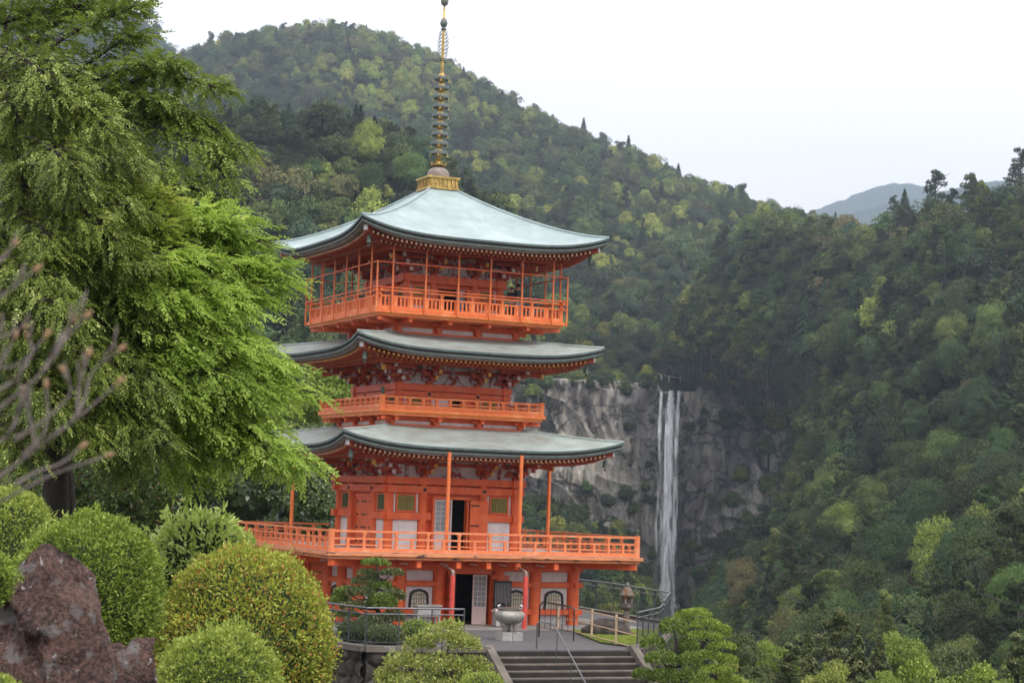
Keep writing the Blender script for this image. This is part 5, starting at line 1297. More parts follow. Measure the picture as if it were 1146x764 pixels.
def strand(pts, wds, dens, off):
    n = 60; A = cr_interp([at(x, y, d) for x, y, d in pts], n); W_ = np.interp(np.linspace(0, 1, n), np.linspace(0, 1, len(wds)), wds)*.44*800/F; De = np.interp(np.linspace(0, 1, n), np.linspace(0, 1, len(dens)), dens)
    m = 12; V = []; dn = []
    for i in range(n):
        for k in range(m):
            a = 2*pi*k/m; V.append(A[i]+np.array([W_[i]*cos(a), .5*W_[i]*sin(a)-off, 0])); dn.append(De[i]-.45*abs(cos(a))**3)
    idx = np.arange(n*m).reshape(n, m); nx = np.roll(idx, -1, 1); Q = np.stack([idx[:-1], nx[:-1], nx[1:], idx[1:]], -1).reshape(-1, 4)
    me = npmesh('waterfall', np.array(V), Q, 'falling_water', smooth=True); a = me.attributes.new('dens', 'FLOAT', 'POINT'); a.data.foreach_set('value', np.array(dn, dtype=np.float32))
    tag(mobj('waterfall', me), kind='structure')
D0 = 795
strand([(740.5, 437, D0+14), (740, 442, D0+5), (738, 490, D0-8), (736, 560, D0-14), (735, 640, D0-20), (735, 690, D0-24)], [3, 4, 5, 8, 11, 12], [.75, .7, .35, -.05, -.1, .1], 0)
strand([(751.5, 437, D0+16), (751, 442, D0+5), (748.5, 490, D0-8), (747, 560, D0-14), (745, 640, D0-20), (744, 695, D0-26)], [4, 7, 11, 12, 15, 24], [.9, .85, .65, .4, .4, .6], 0)
strand([(760.5, 437, D0+14), (760, 442, D0+5), (757, 490, D0-8), (755, 560, D0-14), (752, 640, D0-20), (752, 690, D0-26)], [3, 5, 6, 8, 11, 16], [.7, .6, .25, .1, .05, .2], 0)
strand([(750, 445, D0), (748, 560, D0-12), (746, 650, D0-18), (744, 700, D0-24)], [17, 23, 23, 32], [.12, .22, .3, .5], 1)
strand([(757, 668, D0-20), (759, 680, D0-24), (758, 700, D0-28)], [4, 6, 9], [.5, .5, .5], 2)
# rope with paper streamers over the lip
ra, rb = at(736, 418, 800), at(783, 421, 800); rp = empty('sacred_rope', ra, 0, 'straw rope with four white paper streamers stretched over the waterfall lip', 'rope'); o0 = Vector(tuple(ra))
pts = [Vector(tuple(ra*(1-t)+rb*t))-o0+Vector((0, 0, -1.0*4*t*(1-t))) for t in np.linspace(0, 1, 12)]
m_ = MB(); m_.tube(pts, .19, 6); m_.build('rope', 'rope', rp)
for t in (.15, .36, .57, .78):
    p = pts[int(t*11)]; m_ = MB(); m_.box(-.45, .05, -.05, .05, -1.0, 0); m_.box(-.15, .4, -.06, .06, -2.1, -.9); o = m_.build('paper_streamer', 'paper', rp); o.location = p

# ================================================================== NEAR VEGETATION
def px2m(r, d): return r*d/F
def crown_obj(parent, parts, m, name='crown'):
    V, Q, r = join(parts) if isinstance(parts, list) else parts
    o0 = np.array(parent.location); return mobj(name, npmesh(name, V-o0, Q, m, rnd=r), parent)
def limb_tree(name, label, base, limbs, m, seed, K, L, ln, wd, per, rad, droop=.35, gold=None, twr=.04, grp=None, thick=.16, vert=.35):
    """tree from explicit limbs (lists of px,py,D); leaf sprays hang along the limbs in flat layers"""
    rg_ = np.random.default_rng(seed); root = empty(name, base, 0, label, 'tree', grp); o0 = Vector(tuple(map(float, base)))
    tb = MB(); bb = MB(); C = []; D = []
    hub = np.mean([at(*l[0]) for l in limbs], 0)
    tb.tube([(0, 0, -.6), Vector(tuple(hub))*.5-o0*.5+Vector((.15, 0, 0)), Vector(tuple(hub))-o0], [thick*1.3, thick, thick*.7], 9)
    for l in limbs:
        A = cr_interp([at(*p) for p in l], 26); seg = np.linalg.norm(A[-1]-A[0])
        bb.tube([Vector(tuple(a))-o0 for a in A], list(np.linspace(twr, .006, 26)), 5)
        n = int(per*seg)
        for i in range(n):
            t = .18+.82*rg_.random()**.8; j = min(24, int(t*25)); p = A[j]+(A[j+1]-A[j])*rg_.random(); dirm = unit(A[j+1]-A[j])
            off = rg_.normal(size=3)*np.array([1, 1, vert])*rad*(1.15-.6*t); c = p+off
            d = unit(dirm*.9+unit(off)*.9+rg_.normal(size=3)*.3+np.array([0, 0, -.12])); C.append(c); D.append(d)
            if rg_.random() < .22: bb.tube([Vector(tuple(p))-o0, Vector(tuple(p*.4+c*.6+np.array([0, 0, .03])))-o0, Vector(tuple(c+d*L*.8))-o0], [.012, .008, .003], 3, cap=False)
    tb.build('trunk', 'bark', root, smooth=True); bb.build('branches', 'bark', root)
    C = np.array(C); D = np.array(D); crown_obj(root, sprays(C, D, K, L, ln, wd, rg_, droop), m); return root
def base_at(px, d, dz=0): p = at(px, 560, d); p[2] = float(gh(p[0], p[1]))+dz; return p

# upper olive tree reaching over from the left
T2 = [[(-40, 170, 27), (50, 60, 26.5), (110, 25, 26), (158, 5, 26)], [(-40, 170, 27), (60, 110, 26), (150, 75, 25.5), (195, 72, 25)], [(-40, 170, 27), (80, 130, 26), (170, 85, 25.5), (248, 100, 25)],
      [(-40, 170, 27), (90, 150, 26), (200, 130, 25.5), (272, 172, 25)], [(80, 152, 26), (160, 140, 25.4), (230, 165, 25), (257, 213, 24.8)], [(60, 155, 26), (130, 155, 25.5), (190, 190, 25), (238, 228, 24.8)],
      [(40, 155, 26), (110, 160, 25.5), (160, 200, 25), (198, 222, 25)], [(-40, 170, 27), (20, 90, 27), (50, 30, 27), (75, -20, 27)], [(-60, 150, 27), (-10, 70, 27), (10, 20, 27), (20, -30, 27)],
      [(0, 120, 26.6), (70, 90, 26.5), (130, 50, 26), (160, 40, 26)], [(-40, 80, 27), (40, 40, 27), (100, 0, 27), (140, -30, 27)], [(20, 120, 26), (90, 100, 25.7), (140, 105, 25.5), (180, 110, 25)],
      [(-40, 40, 27), (20, 20, 27), (60, 10, 27), (100, 8, 27)], [(60, 140, 26), (120, 120, 25.7), (180, 120, 25.5), (225, 135, 25.3)], [(-40, 100, 27), (20, 100, 27), (60, 95, 27), (100, 80, 26)]]
limb_tree('broadleaf_tree', 'olive-green tree with dark spreading branches reaching in at the top left', base_at(-60, 27), T2, 'leaf_olive', 41, 12, .26, .075, .04, 70, .17, .35, twr=.055, vert=.35)
# golden-green young maple behind
T3 = [[(60, 320, 22.4), (110, 270, 22), (140, 235, 21.7), (158, 205, 21.6)], [(60, 320, 22.4), (120, 280, 22), (160, 245, 21.7), (180, 215, 21.6)], [(60, 330, 22.4), (130, 290, 22), (170, 265, 21.6), (190, 240, 21.5)], [(60, 330, 22.4), (120, 310, 22), (160, 290, 21.6), (186, 270, 21.5)], [(60, 340, 22.4), (110, 325, 22), (140, 310, 21.6), (175, 296, 21.5)]]
limb_tree('maple_tree', 'golden yellow-green maple between the drooping fir and the upper tree', base_at(50, 22.6), T3, 'leaf_gold', 43, 12, .24,   .065, .042, 85, .17, .3, vert=.5)
# drooping fir-like tree with pale tips
T1 = []
rgl = np.random.default_rng(5)
for (x, y) in ((60, 120), (120, 150), (150, 190), (148, 240), (158, 300), (165, 360), (150, 400), (170, 440), (182, 500), (150, 530), (110, 500), (60, 470), (20, 520), (100, 130), (20, 140), (130, 330), (90, 210), (60, 290), (120, 270), (80, 370), (110, 430), (30, 400), (30, 220), (140, 470), (70, 420), (10, 330), (45, 340), (100, 320)):
    dd = 20.5+1.2*rgl.random()-.9*(x < 130); T1.append([(-40, y-40, 22.5), (x*.3-10, y-58, 22), (x*.72, y-40, dd+.3), (x, y, dd)])
limb_tree('fir_tree', 'dense dark drooping tree with pale fresh tips filling the left edge', base_at(-30, 22.5), T1, 'leaf_fir', 44, 14, .22, .048, .026, 150, .2, .2, twr=.045, vert=.4)
# the light green cherry reaching towards the pagoda
T4 = []
tips = [(262, 236, 0), (283, 248, .2), (310, 270, 0), (336, 296, .1), (345, 318, 0), (320, 340, .1), (288, 376, 0), (340, 413, .1), (366, 441, 0), (326, 453, .2), (262, 482, .1), (374, 529, 0), (340, 515, .3), (300, 517, .2), (275, 530, .2), (238, 546, .2), (205, 515, .4), (250, 480, .5), (290, 440, .5), (280, 390, .6), (270, 330, .6), (240, 290, .6), (230, 400, .8), (220, 450, .9), (282, 352, .5), (310, 430, .3), (200, 340, .9), (260, 430, .7), (306, 325, .3), (262, 464, .4), (240, 350, .8), (215, 300, .8), (300, 300, .3), (318, 440, .2)]
for x, y, b in tips:
    x -= 22+8*(x > 300); d = 22.3-b*1.4; yy = 360+(y-400)*.45
    T4.append([(60, 430+(y-400)*.12, 23), (60+(x-60)*.35, yy-(12 if y > 330 else 30), 22.8), (60+(x-60)*.72, (yy+y)/2-20, d+.2), (x, y, d)])
limb_tree('cherry_tree', 'large fresh light-green tree with layered branches hanging before the pagoda roofs', base_at(70, 23), T4, 'leaf_cherry', 45, 13, .27, .078, .038, 95, .22, .16, twr=.05, thick=.2, vert=.2)

# ---- clipped bushes
def bush(label, cx, cy, rx, ry, d, m, n, ln, wd, seed, noise=.07, name='clipped_bush', cat='bush', grp=None, out=.8, depth=1.0, core=.9, nsc=1.6, clump=0.0):
    c = at(cx, cy, d); r = np.array([px2m(rx, d), px2m(rx, d)*depth, px2m(ry, d)]); rg_ = np.random.default_rng(seed)
    root = empty(name, (c[0], c[1], c[2]-r[2]*.9), 0, label, cat, grp)
    P, Nn = blobball(c, r, n, rg=rg_, noise=noise, nsc=nsc, seed=seed); k = P[:, 2] > c[2]-r[2]*.85; P, Nn = P[k], Nn[k]
    P = P-Nn*(rg_.random(len(P))[:, None]**1.3)*ln*3.0+Nn*(np.maximum(0, vnoise(P/(ln*1.8), seed)-.66)*ln*8)[:, None]
    if clump: P = P+Nn*(clump*np.maximum(0, fbm(P/(clump*3.2), 2, seed)))[:, None]
    D = unit(Nn*out+rg_.normal(size=Nn.shape)*.55+np.array([0, 0, .35])); T = unit(np.cross(D, rndu(len(P), rg_)))
    crown_obj(root, leaves(P, D, T, ln, wd, rg_, .3), m, 'foliage')
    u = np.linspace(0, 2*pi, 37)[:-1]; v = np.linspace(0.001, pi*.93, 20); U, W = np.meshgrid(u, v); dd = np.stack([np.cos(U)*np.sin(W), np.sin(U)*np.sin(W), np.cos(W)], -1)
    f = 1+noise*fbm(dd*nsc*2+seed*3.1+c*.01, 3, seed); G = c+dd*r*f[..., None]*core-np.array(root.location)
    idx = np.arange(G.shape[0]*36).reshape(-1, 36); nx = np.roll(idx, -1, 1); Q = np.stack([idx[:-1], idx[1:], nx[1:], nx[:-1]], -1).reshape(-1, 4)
    mobj('inner_core', npmesh('inner_core', G.reshape(-1, 3), Q, 'undergrowth', smooth=True), root)  # added solid dark core, blocks the view through the leaves
    st = MB(); st.tube([(0, 0, -.5), (0, 0, r[2]*.6)], .04, 6); st.build('stem', 'bark', root); return root
bush('big rounded clipped bush speckled with reddish new shoots, left of the court wall', 271, 722, 99, 106, 19, 'leaf_hedge_red', 40000, .04, .021, 1, .1, clump=.05, nsc=1.1)
bush('rounded green clipped bush behind the tall brown boulder', 98, 664, 83, 86, 15, 'leaf_hedge', 42000, .036, .014, 2, .13, clump=.05, nsc=1.2)
bush('lime-green clipped bush low in the foreground right of the small rock', 244, 778, 72, 72, 14, 'leaf_lime', 26000, .032, .014, 3, .13, clump=.05, nsc=1.2)
bush('bright light-green leafy bush with large fresh leaves behind the speckled bush', 222, 640, 58, 66, 24, 'leaf_bright', 7000, .11, .045, 4, .2, name='leafy_bush', clump=.1, out=.6)
bush('yellow-green clipped hedge at the far left edge behind the boulder', 5, 640, 66, 92, 17, 'leaf_lime', 28000, .034, .015, 5, .12, clump=.05)
bush('green hedge sprig at the left frame edge, in front of the boulder flank', -14, 648, 27, 34, 10.5, 'leaf_hedge', 9000, .024, .01, 6, .08)
bush('tiny yellow-green sprig at the bottom left corner before the boulder', -4, 775, 22, 20, 10, 'leaf_lime', 5000, .022, .01, 16, .1)
bush('dark glossy-leaved shrub growing behind the clipped bushes', 118, 575, 78, 62, 31, 'leaf_glossy', 16000, .095, .045, 7, .22, name='glossy_shrub', cat='shrub', clump=.15)
bush('dark glossy shrub half hidden behind the bright leafy bush', 60, 620, 60, 70, 30, 'leaf_glossy', 12000, .095, .045, 8, .2, name='glossy_shrub', cat='shrub', clump=.15)
# airy azalea below the court fence: clumps on visible branches
def airy(label, clumps, d, m, n, ln, wd, seed, base, name='azalea_shrub'):
    rg_ = np.random.default_rng(seed); b = at(*base, d); root = empty(name, b, 0, label, 'shrub'); parts = []; st = MB()
    for (x, y, rx, ry, dz) in clumps:
        c = at(x, y, d+dz); P, Nn = blobball(c, (px2m(rx, d), px2m(rx, d)*.9, px2m(ry, d)), int(n*rx*ry/400), rg=rg_, noise=.3, nsc=2, seed=seed+int(x)); P = P-Nn*(rg_.random(len(P))[:, None]**2)*px2m(rx, d)*.6
        k = Nn[:, 2] > -.5; P, Nn = P[k], Nn[k]; D = unit(Nn*.6+rg_.normal(size=Nn.shape)*.6+np.array([0, 0, .4])); parts.append(leaves(P, D, unit(np.cross(D, rndu(len(P), rg_))), ln, wd, rg_, .3))
        q = Vector(tuple(c-b)); st.tube([(0, 0, -.3), q*.45+Vector((0, 0, -.1)), q*.95], [.045, .03, .01], 5)
        for i in range(3): e = q+Vector(tuple(rg_.normal(size=3)*px2m(rx, d)*.6)); st.tube([q*.6, q*.85, e], [.018, .012, .005], 4)
    st.build('branches', 'bark', root); crown_obj(root, parts, m, 'foliage'); return root
airy('airy yellow-green azalea with visible branches, left of the stairs', [(495, 712, 26, 15, 0), (470, 722, 18, 12, .3), (520, 722, 18, 13, -.2), (455, 742, 26, 13, .1), (495, 745, 30, 14, -.4), (530, 748, 20, 14, -.2), (435, 757, 16, 12, .1), (470, 765, 34, 14, -.5), (520, 770, 30, 15, -.6), (545, 765, 16, 10, -.2), (505, 700, 14, 7, .2), (440, 775, 30, 14, -.3)], 52, 'leaf_spring', 1500, .1, .05, 61, (490, 800))
# foreshortened greens at the bottom left of the stairs
bush('small rounded bush at the foot of the little pine inside the court fence', 466, 706, 18, 13, 70, 'leaf_hedge', 5000, .07, .035, 62, .1)
bush('low dark bush under the little pine inside the court fence', 432, 710, 20, 12, 69.5, 'leaf_pine', 5000, .07, .035, 63, .15)
bush('low dark-green bush against the left bend of the court fence', 398, 706, 20, 12, 70, 'leaf_glossy', 5000, .07, .035, 64, .15)
bush('small bright clipped bush at the lower right of the airy azalea', 540, 770, 26, 18, 46, 'leaf_lime', 9000, .05, .025, 65, .08)

# ---- cloud-pruned pines
def pad_pine(label, base, pads, m, ln, wd, seed, dens, trunk_r=.1, flat=True, cat='pine tree', name='pruned_pine'):
    rg_ = np.random.default_rng(seed); b = at(*base); root = empty(name, b, 0, label, cat); tb = MB(); 
    C = [at(x, y, d) for x, y, rx, ry, d in pads]; top = max(range(len(C)), key=lambda i: C[i][2]); T = Vector(tuple(C[top]-b)); H = T.z
    tp = [Vector((0, 0, -.5)), Vector((.12*H, 0, H*.25))+Vector((T.x, T.y, 0))*.2, Vector((-.06*H, .1, H*.5))+Vector((T.x, T.y, 0))*.5, Vector((.05*H, 0, H*.75))+Vector((T.x, T.y, 0))*.8, T]
    tb.tube(tp, [trunk_r*1.2, trunk_r, trunk_r*.8, trunk_r*.55, trunk_r*.3], 8); tb.build('trunk', 'bark', root, smooth=True)
    lim = MB(); parts = {}
    for (x, y, rx, ry, d), c in zip(pads, C):
        q = Vector(tuple(c-b)); z = max(0, min(1, (q.z-.1*H)/H)); k = min(3, int(z*4)); s = tp[k].lerp(tp[k+1], z*4-k)
        lim.tube([s, s.lerp(q, .5)-Vector((0, 0, .04*H)), q], [trunk_r*.4, trunk_r*.28, trunk_r*.12], 5)
        R_ = px2m(rx, d); Rz = px2m(ry, d); rx *= .84; ry *= (.8 if trunk_r < .105 else .92); R_ = px2m(rx, d); Rz = px2m(ry, d); n = int(dens*rx*ry/100); P, Nn = blobball(c, (R_, R_*.95, Rz), n, rg=rg_, noise=.16, nsc=1.4, seed=seed+int(x)); kk = Nn[:, 2] > -.75; P, Nn = P[kk], Nn[kk]
        P = P-Nn*(rg_.random(len(P))[:, None]**2)*Rz*.45
        D = unit(Nn*.5+rg_.normal(size=Nn.shape)*.45+np.array([0, 0, .8])); V, Q, r = leaves(P-D*ln*.4, D, unit(np.cross(D, rndu(len(P), rg_))), ln, wd, rg_, .2)
        crown_obj(root, (V, Q, r), m if not isinstance(m, list) else m[int(rg_.random() < .4)], 'foliage_pad')
    lim.build('branches', 'bark', root, smooth=True); return root
pad_pine('small twisted cloud-pruned pine inside the fence before the pagoda', (418, 712, 72), [(421, 630, 19, 7, 72), (439, 641, 16, 7, 71.8), (411, 641, 14, 6, 72), (411, 651, 22, 9, 72.2), (386, 662, 14, 8, 72.4), (403, 663, 20, 10, 71.6), (441, 666, 15, 10, 71.7), (380, 672, 13, 9, 72.4), (396, 678, 19, 8, 71.5), (428, 674, 20, 13, 71.4), (388, 688, 18, 7, 72), (440, 690, 16, 10, 71.5), (418, 695, 22, 12, 71.4), (425, 655, 16, 8, 72)],
         ['leaf_pine', 'leaf_topiary'], .12, .045, 71, 1100, .1)
pad_pine('bright green cloud-pruned tree right of the stairs, nearest of the pair', (752, 790, 61), [(754, 702, 20, 13, 61), (730, 719, 17, 10, 61), (740, 737, 22, 11, 60.5), (748, 757, 17, 11, 60.4), (773, 739, 17, 11, 60.6), (776, 757, 20, 11, 60.4), (771, 722, 14, 11, 61), (720, 755, 15, 9, 61), (738, 757, 16, 10, 61.6)],
         'leaf_topiary', .085, .04, 72, 900, .11)
pad_pine('taller cloud-pruned tree with smooth domed pads behind the nearer one', (795, 790, 65), [(781, 687, 18, 8, 65), (764, 690, 12, 8, 65), (790, 699, 21, 9, 64.8), (789, 712, 24, 8, 64.7), (809, 706, 12, 9, 65), (808, 723, 19, 7, 64.6), (795, 734, 20, 8, 64.7), (815, 738, 14, 7, 64.6), (802, 750, 24, 8, 64.5), (788, 765, 20, 8, 64.4), (817, 762, 16, 9, 64.6)],
         'leaf_pine' if 0 else 'leaf_hedge', .085, .04, 73, 900, .12)

# ---- detailed mid-distance trees
def make_mid(kind, seed, nleaf, size, matn):
    V, Q, r = {'broad': lambda: crown_broad(seed, nleaf, size, 20), 'cone': lambda: crown_cone(seed, nleaf, size), 'layer': lambda: crown_layer(seed, nleaf, size)}[kind]()
    H = 8 if kind == 'broad' else 12.5; tb = trunk_mb(H, .22, seed, 9); tm = bpy.data.meshes.new('trunk'); tm.from_pydata(tb.v, [], tb.f); tm.materials.append(MATS['bark']); return npmesh('crown', V, Q, matn, rnd=r), tm
MID = {'b1': make_mid('broad', 101, 11000, .36, 'leaf_glossy'), 'b2': make_mid('broad', 102, 11000, .36, 'leaf_olive'), 'b3': make_mid('broad', 103, 11000, .36, 'leaf_hedge'), 'b4': make_mid('broad', 104, 11000, .36, 'leaf_spring'),
       'c1': make_mid('cone', 105, 9000, .36, 'leaf_pine'), 'l1': make_mid('layer', 106, 9000, .36, 'leaf_pine'), 'b5': make_mid('broad', 107, 11000, .36, 'leaf_pine')}
def midtree(kind, px, pytop, rpx, d, label, name='broadleaf_tree', vs_=1.0, grp=None):
    R0 = {'b': 5.2, 'c': 2.8, 'l': 3.6}[kind[0]]; Ht = {'b': 10.4, 'c': 13, 'l': 13.6}[kind[0]]; s = px2m(rpx, d)/R0; top = at(px, pytop, d); z0 = top[2]-Ht*s*vs_
    r = empty(name, (top[0], top[1], z0), px*1.7, label, 'tree', grp); r.scale = (s, s, s*vs_); mobj('trunk', MID[kind][1], r); mobj('crown', MID[kind][0], r); return r
MT = [('b5', 832, 706, 24, 96, 'small grey-green rounded tree just right of the cloud-pruned pair', 1.4), ('b2', 868, 716, 27, 104, 'brownish-green bushy tree in the row along the bottom right', 1.5),
      ('l1', 936, 684, 30, 118, 'pointed dark conifer, tallest of the row along the bottom right', 1.1), ('c1', 905, 704, 18, 112, 'narrow pine-green tree left of the pointed conifer in the bottom row', 1.2),
      ('c1', 960, 700, 22, 116, 'olive-green pointed tree right of the tallest conifer in the bottom row', 1.2), ('b3', 1040, 738, 46, 108, 'fresh light-green tree low in the bottom right', 1.5), ('c1', 985, 712, 20, 120, 'slim dark conifer between the olive one and the fresh green tree', 1.0),
      ('b2', 1012, 706, 30, 125, 'dark reddish-tinged tree behind the fresh green one at bottom right', 1.5), ('b4', 930, 744, 34, 92, 'fresh yellow-green low tree at the bottom centre right', 1.3), ('b4', 815, 738, 18, 78, 'yellow-green reedy bush right below the cloud-pruned pair', 1.8),
      ('b3', 1110, 744, 40, 104, 'light green low tree at the bottom right corner', 1.4), ('b5', 850, 742, 24, 86, 'dark pine-green bush at the bottom between reedy bush and brownish tree', 1.4), ('b2', 985, 750, 28, 90, 'olive bush at the bottom edge under the slim conifer', 1.3), ('l1', 1140, 712, 30, 125, 'dark tree cut off by the right edge low in the frame', 1.0),
      ('l1', 885, 722, 24, 100, 'flat-branched pine-green tree between the brownish tree and the narrow one', 1.0), ('b5', 1075, 722, 34, 130, 'dull green tree behind the gap between the two light-green ones at bottom right', 1.4)]
for k_, px, pt, r_, d, lb, vz in MT: midtree(k_, px, pt, r_, d, lb, 'conifer_tree' if k_[0] in 'cl' else 'broadleaf_tree', vz)
# dark evergreens left behind the pagoda
MD = [('b1', 150, 500, 62, 88, 'dark evergreen tree behind the glossy shrub at the left'), ('b1', 215, 480, 60, 100, 'dark evergreen tree behind the light-green tree, left of the others'), ('b1', 275, 500, 58, 104, 'dark glossy evergreen directly left of the pagoda balcony'),
      ('b5', 335, 470, 60, 112, 'dark pine-green tree behind the left end of the lowest roof'), ('b1', 345, 535, 55, 106, 'dark evergreen crown seen between lowest roof and balcony'), ('b3', 380, 384, 56, 118, 'light green tree with dark limbs seen between the two lower roofs'),
      ('b2', 300, 420, 60, 122, 'olive tree behind the light-green branches beside the pagoda'), ('b5', 440, 420, 50, 125, 'dark tree hidden behind the middle of the pagoda'), ('b5', 240, 440, 60, 125, 'dark tall tree behind the hanging light-green branches'), ('b1', 60, 470, 70, 84, 'dark evergreen behind the bare twigs at the left')]
for k_, px, pt, r_, d, lb in MD: midtree(k_, px, pt, r_, d, lb, 'evergreen_tree', 1.1)

# ---- boulders
def bould(P):
    return P
big = empty('x', (0, 0, 0)); bpy.data.objects.remove(big)
def outline_rock(name, label, pts, d, dep, seed, m):
    """rounded rock whose silhouette follows heights over width; a solid closed body"""
    rg_ = np.random.default_rng(seed); pts = np.array([at(x, y, d) for x, y in pts]); zb = pts[:, 2].min()-1.2; xs_ = pts[:, 0]; cx = xs_.mean()
    nx, ny = 90, 60; V = np.zeros((ny, nx, 3)); u = np.linspace(xs_[0], xs_[-1], nx); top = np.interp(u, xs_, pts[:, 2])
    a = np.linspace(-1, 1, ny)
    for j in range(ny):
        y = d+dep*a[j]; f = (1-abs(a[j])**1.5)**.8
        V[j, :, 0] = cx+(u-cx)*(.35+.65*f); V[j, :, 1] = y; V[j, :, 2] = zb+(top-zb)*(.02+.98*f)
    Pn = V/.5; n = fbm(Pn+seed, 5, seed); rid = np.abs(fbm(Pn*1.3+seed*2, 4, seed+1)); fac = np.floor(2.2*(V[..., 0]*1.1+V[..., 2]*.6)/.5+1.2*fbm(Pn*.8, 2, seed+7)); V[..., 1] += .3*n-.3*rid-.1*_hash(fac.astype(np.int64), 0*fac.astype(np.int64), 0*fac.astype(np.int64), 3)+.02*fbm(Pn*9, 3, seed); V[..., 2] += .07*n-.03*np.abs(fbm(Pn*5, 3, seed+8)); V[..., 0] += .06*fbm(Pn*2+9, 4, seed+5)
    cc_ = np.array([cx, d, zb+.5]); R_ = np.random.default_rng(seed+40)
    for q in range(16):
        nn = unit(np.array([.75*R_.normal(), -1, .45*R_.normal()])); t_ = (V-cc_)@nn; h_ = np.quantile(t_, .93); V = V-np.maximum(0, t_-h_)[..., None]*nn*.85
    base = np.array([xs_.mean(), d, zb]); lo = V.copy(); lo[..., 2] = zb-.3
    idx = np.arange(nx*ny).reshape(ny, nx); Q = np.stack([idx[:-1, :-1], idx[:-1, 1:], idx[1:, 1:], idx[1:, :-1]], -1).reshape(-1, 4)
    per = np.concatenate([idx[0, :], idx[1:, -1], idx[-1, -2::-1], idx[-2:0:-1, 0]]); m2 = len(per); Vb = V.reshape(-1, 3)[per].copy(); Vb[:, 2] = zb-.4; off = nx*ny
    Q2 = np.array([[per[i], off+i, off+(i+1) % m2, per[(i+1) % m2]] for i in range(m2)]); VV = np.concatenate([V.reshape(-1, 3), Vb])-base
    o = mobj(name, npmesh(name, VV, np.concatenate([Q, Q2]), m, smooth=True), loc=Vector(tuple(map(float, base)))); return tag(o, label, 'boulder')
def boulder_mat():
    m = bpy.data.materials.new('boulder_rock'); m.use_nodes = True; t = m.node_tree; N = t.nodes; L = t.links; p = N['Principled BSDF']; p.inputs['Roughness'].default_value = .85
    tcn = N.new('ShaderNodeTexCoord')
    def nz_(s, det=8, r=.65):
        n = N.new('ShaderNodeTexNoise'); n.inputs['Scale'].default_value = s; n.inputs['Detail'].default_value = det; n.inputs['Roughness'].default_value = r; L.new(tcn.outputs['Object'], n.inputs['Vector']); return n.outputs['Fac']
    def rp(v, els):
        r = N.new('ShaderNodeValToRGB'); L.new(v, r.inputs[0])
        while len(r.color_ramp.elements) < len(els): r.color_ramp.elements.new(.5)
        for e, (q, c) in zip(r.color_ramp.elements, els): e.position = q; e.color = rgb(c)
        return r.outputs[0]
    def mx(f, a, b):
        x = N.new('ShaderNodeMixRGB'); L.new(f, x.inputs[0]); L.new(a, x.inputs[1])
        if isinstance(b, tuple): x.inputs[2].default_value = rgb(b)
        else: L.new(b, x.inputs[2])
        return x.outputs[0]
    c = rp(nz_(3, 10, .7), [(.3, (.035, .022, .02)), (.47, (.095, .052, .042)), (.62, (.23, .125, .095)), (.8, (.17, .115, .1))])
    fine = rp(nz_(38, 8), [(.44, (.02, .012, .012)), (.58, (.26, .14, .11))]); x = N.new('ShaderNodeMixRGB'); x.inputs[0].default_value = .55; L.new(c, x.inputs[1]); L.new(fine, x.inputs[2]); c = x.outputs[0]
    c = mx(rp(nz_(6.5, 5, .5), [(.56, (0, 0, 0)), (.64, (.85, .85, .85))]), c, (.25, .225, .22))
    c = mx(rp(nz_(17, 4, .5), [(.655, (0, 0, 0)), (.68, (1, 1, 1))]), c, (.5, .46, .45))
    L.new(c, p.inputs['Base Color']); bp = N.new('ShaderNodeBump'); bp.inputs['Distance'].default_value = .14; L.new(nz_(9, 10, .7), bp.inputs['Height']); L.new(bp.outputs[0], p.inputs['Normal']); MATS['boulder_rock'] = m
boulder_mat()
outline_rock('boulder', 'tall pointed reddish-brown boulder with pale lichen spots at the left corner', [(-60, 760), (-30, 690), (-5, 650), (10, 632), (25, 610), (33, 599), (45, 596), (58, 601), (70, 611), (90, 627), (105, 645), (113, 664), (119, 690), (127, 715), (137, 770), (145, 800)], 12, .55, 3, 'boulder_rock')
outline_rock('boulder', 'smaller grey-brown jagged rock leaning at the right foot of the tall boulder', [(110, 740), (128, 714), (138, 708), (147, 713), (155, 703), (164, 699), (173, 701), (178, 716), (182, 770), (186, 800)], 12.6, .3, 8, 'boulder_rock')

# ---- bare twigs very close to the lens side
def twg(pts): return [((x/2.547), 260+y/2.547) for x, y in pts]
TW = [[(-80, 560), (0, 500), (120, 400), (190, 300), (245, 240)], [(-60, 740), (0, 695), (100, 620), (220, 530), (335, 430)], [(200, 545), (240, 480), (262, 400), (340, 335)], [(-40, 395), (60, 372), (130, 295)], [(-60, 215), (20, 170), (100, 108)],
      [(105, 615), (82, 520), (68, 455)], [(-60, 800), (60, 735), (150, 690), (235, 660), (305, 636)], [(40, 720), (110, 680), (170, 660), (232, 612)], [(-60, 320), (0, 300), (62, 272)], [(120, 400), (160, 330), (205, 255)], [(222, 528), (225, 440), (252, 350)],
      [(-40, 470), (40, 420), (90, 345), (82, 300)], [(60, 640), (130, 560), (132, 440)], [(-60, 620), (20, 580), (60, 480), (52, 420)], [(-20, 100), (10, 70), (40, 35)], [(40, 590), (120, 540), (200, 460), (180, 395)], [(-60, 430), (0, 380), (40, 300)]]
twr_ = empty('bare_shrub', at(-30, 700, 3.2), 0, 'blurred bare pinkish twigs with brown buds close at the left edge', 'shrub'); o0 = twr_.location.copy(); st = MB(); bd = None; rgb_ = random.Random(3)
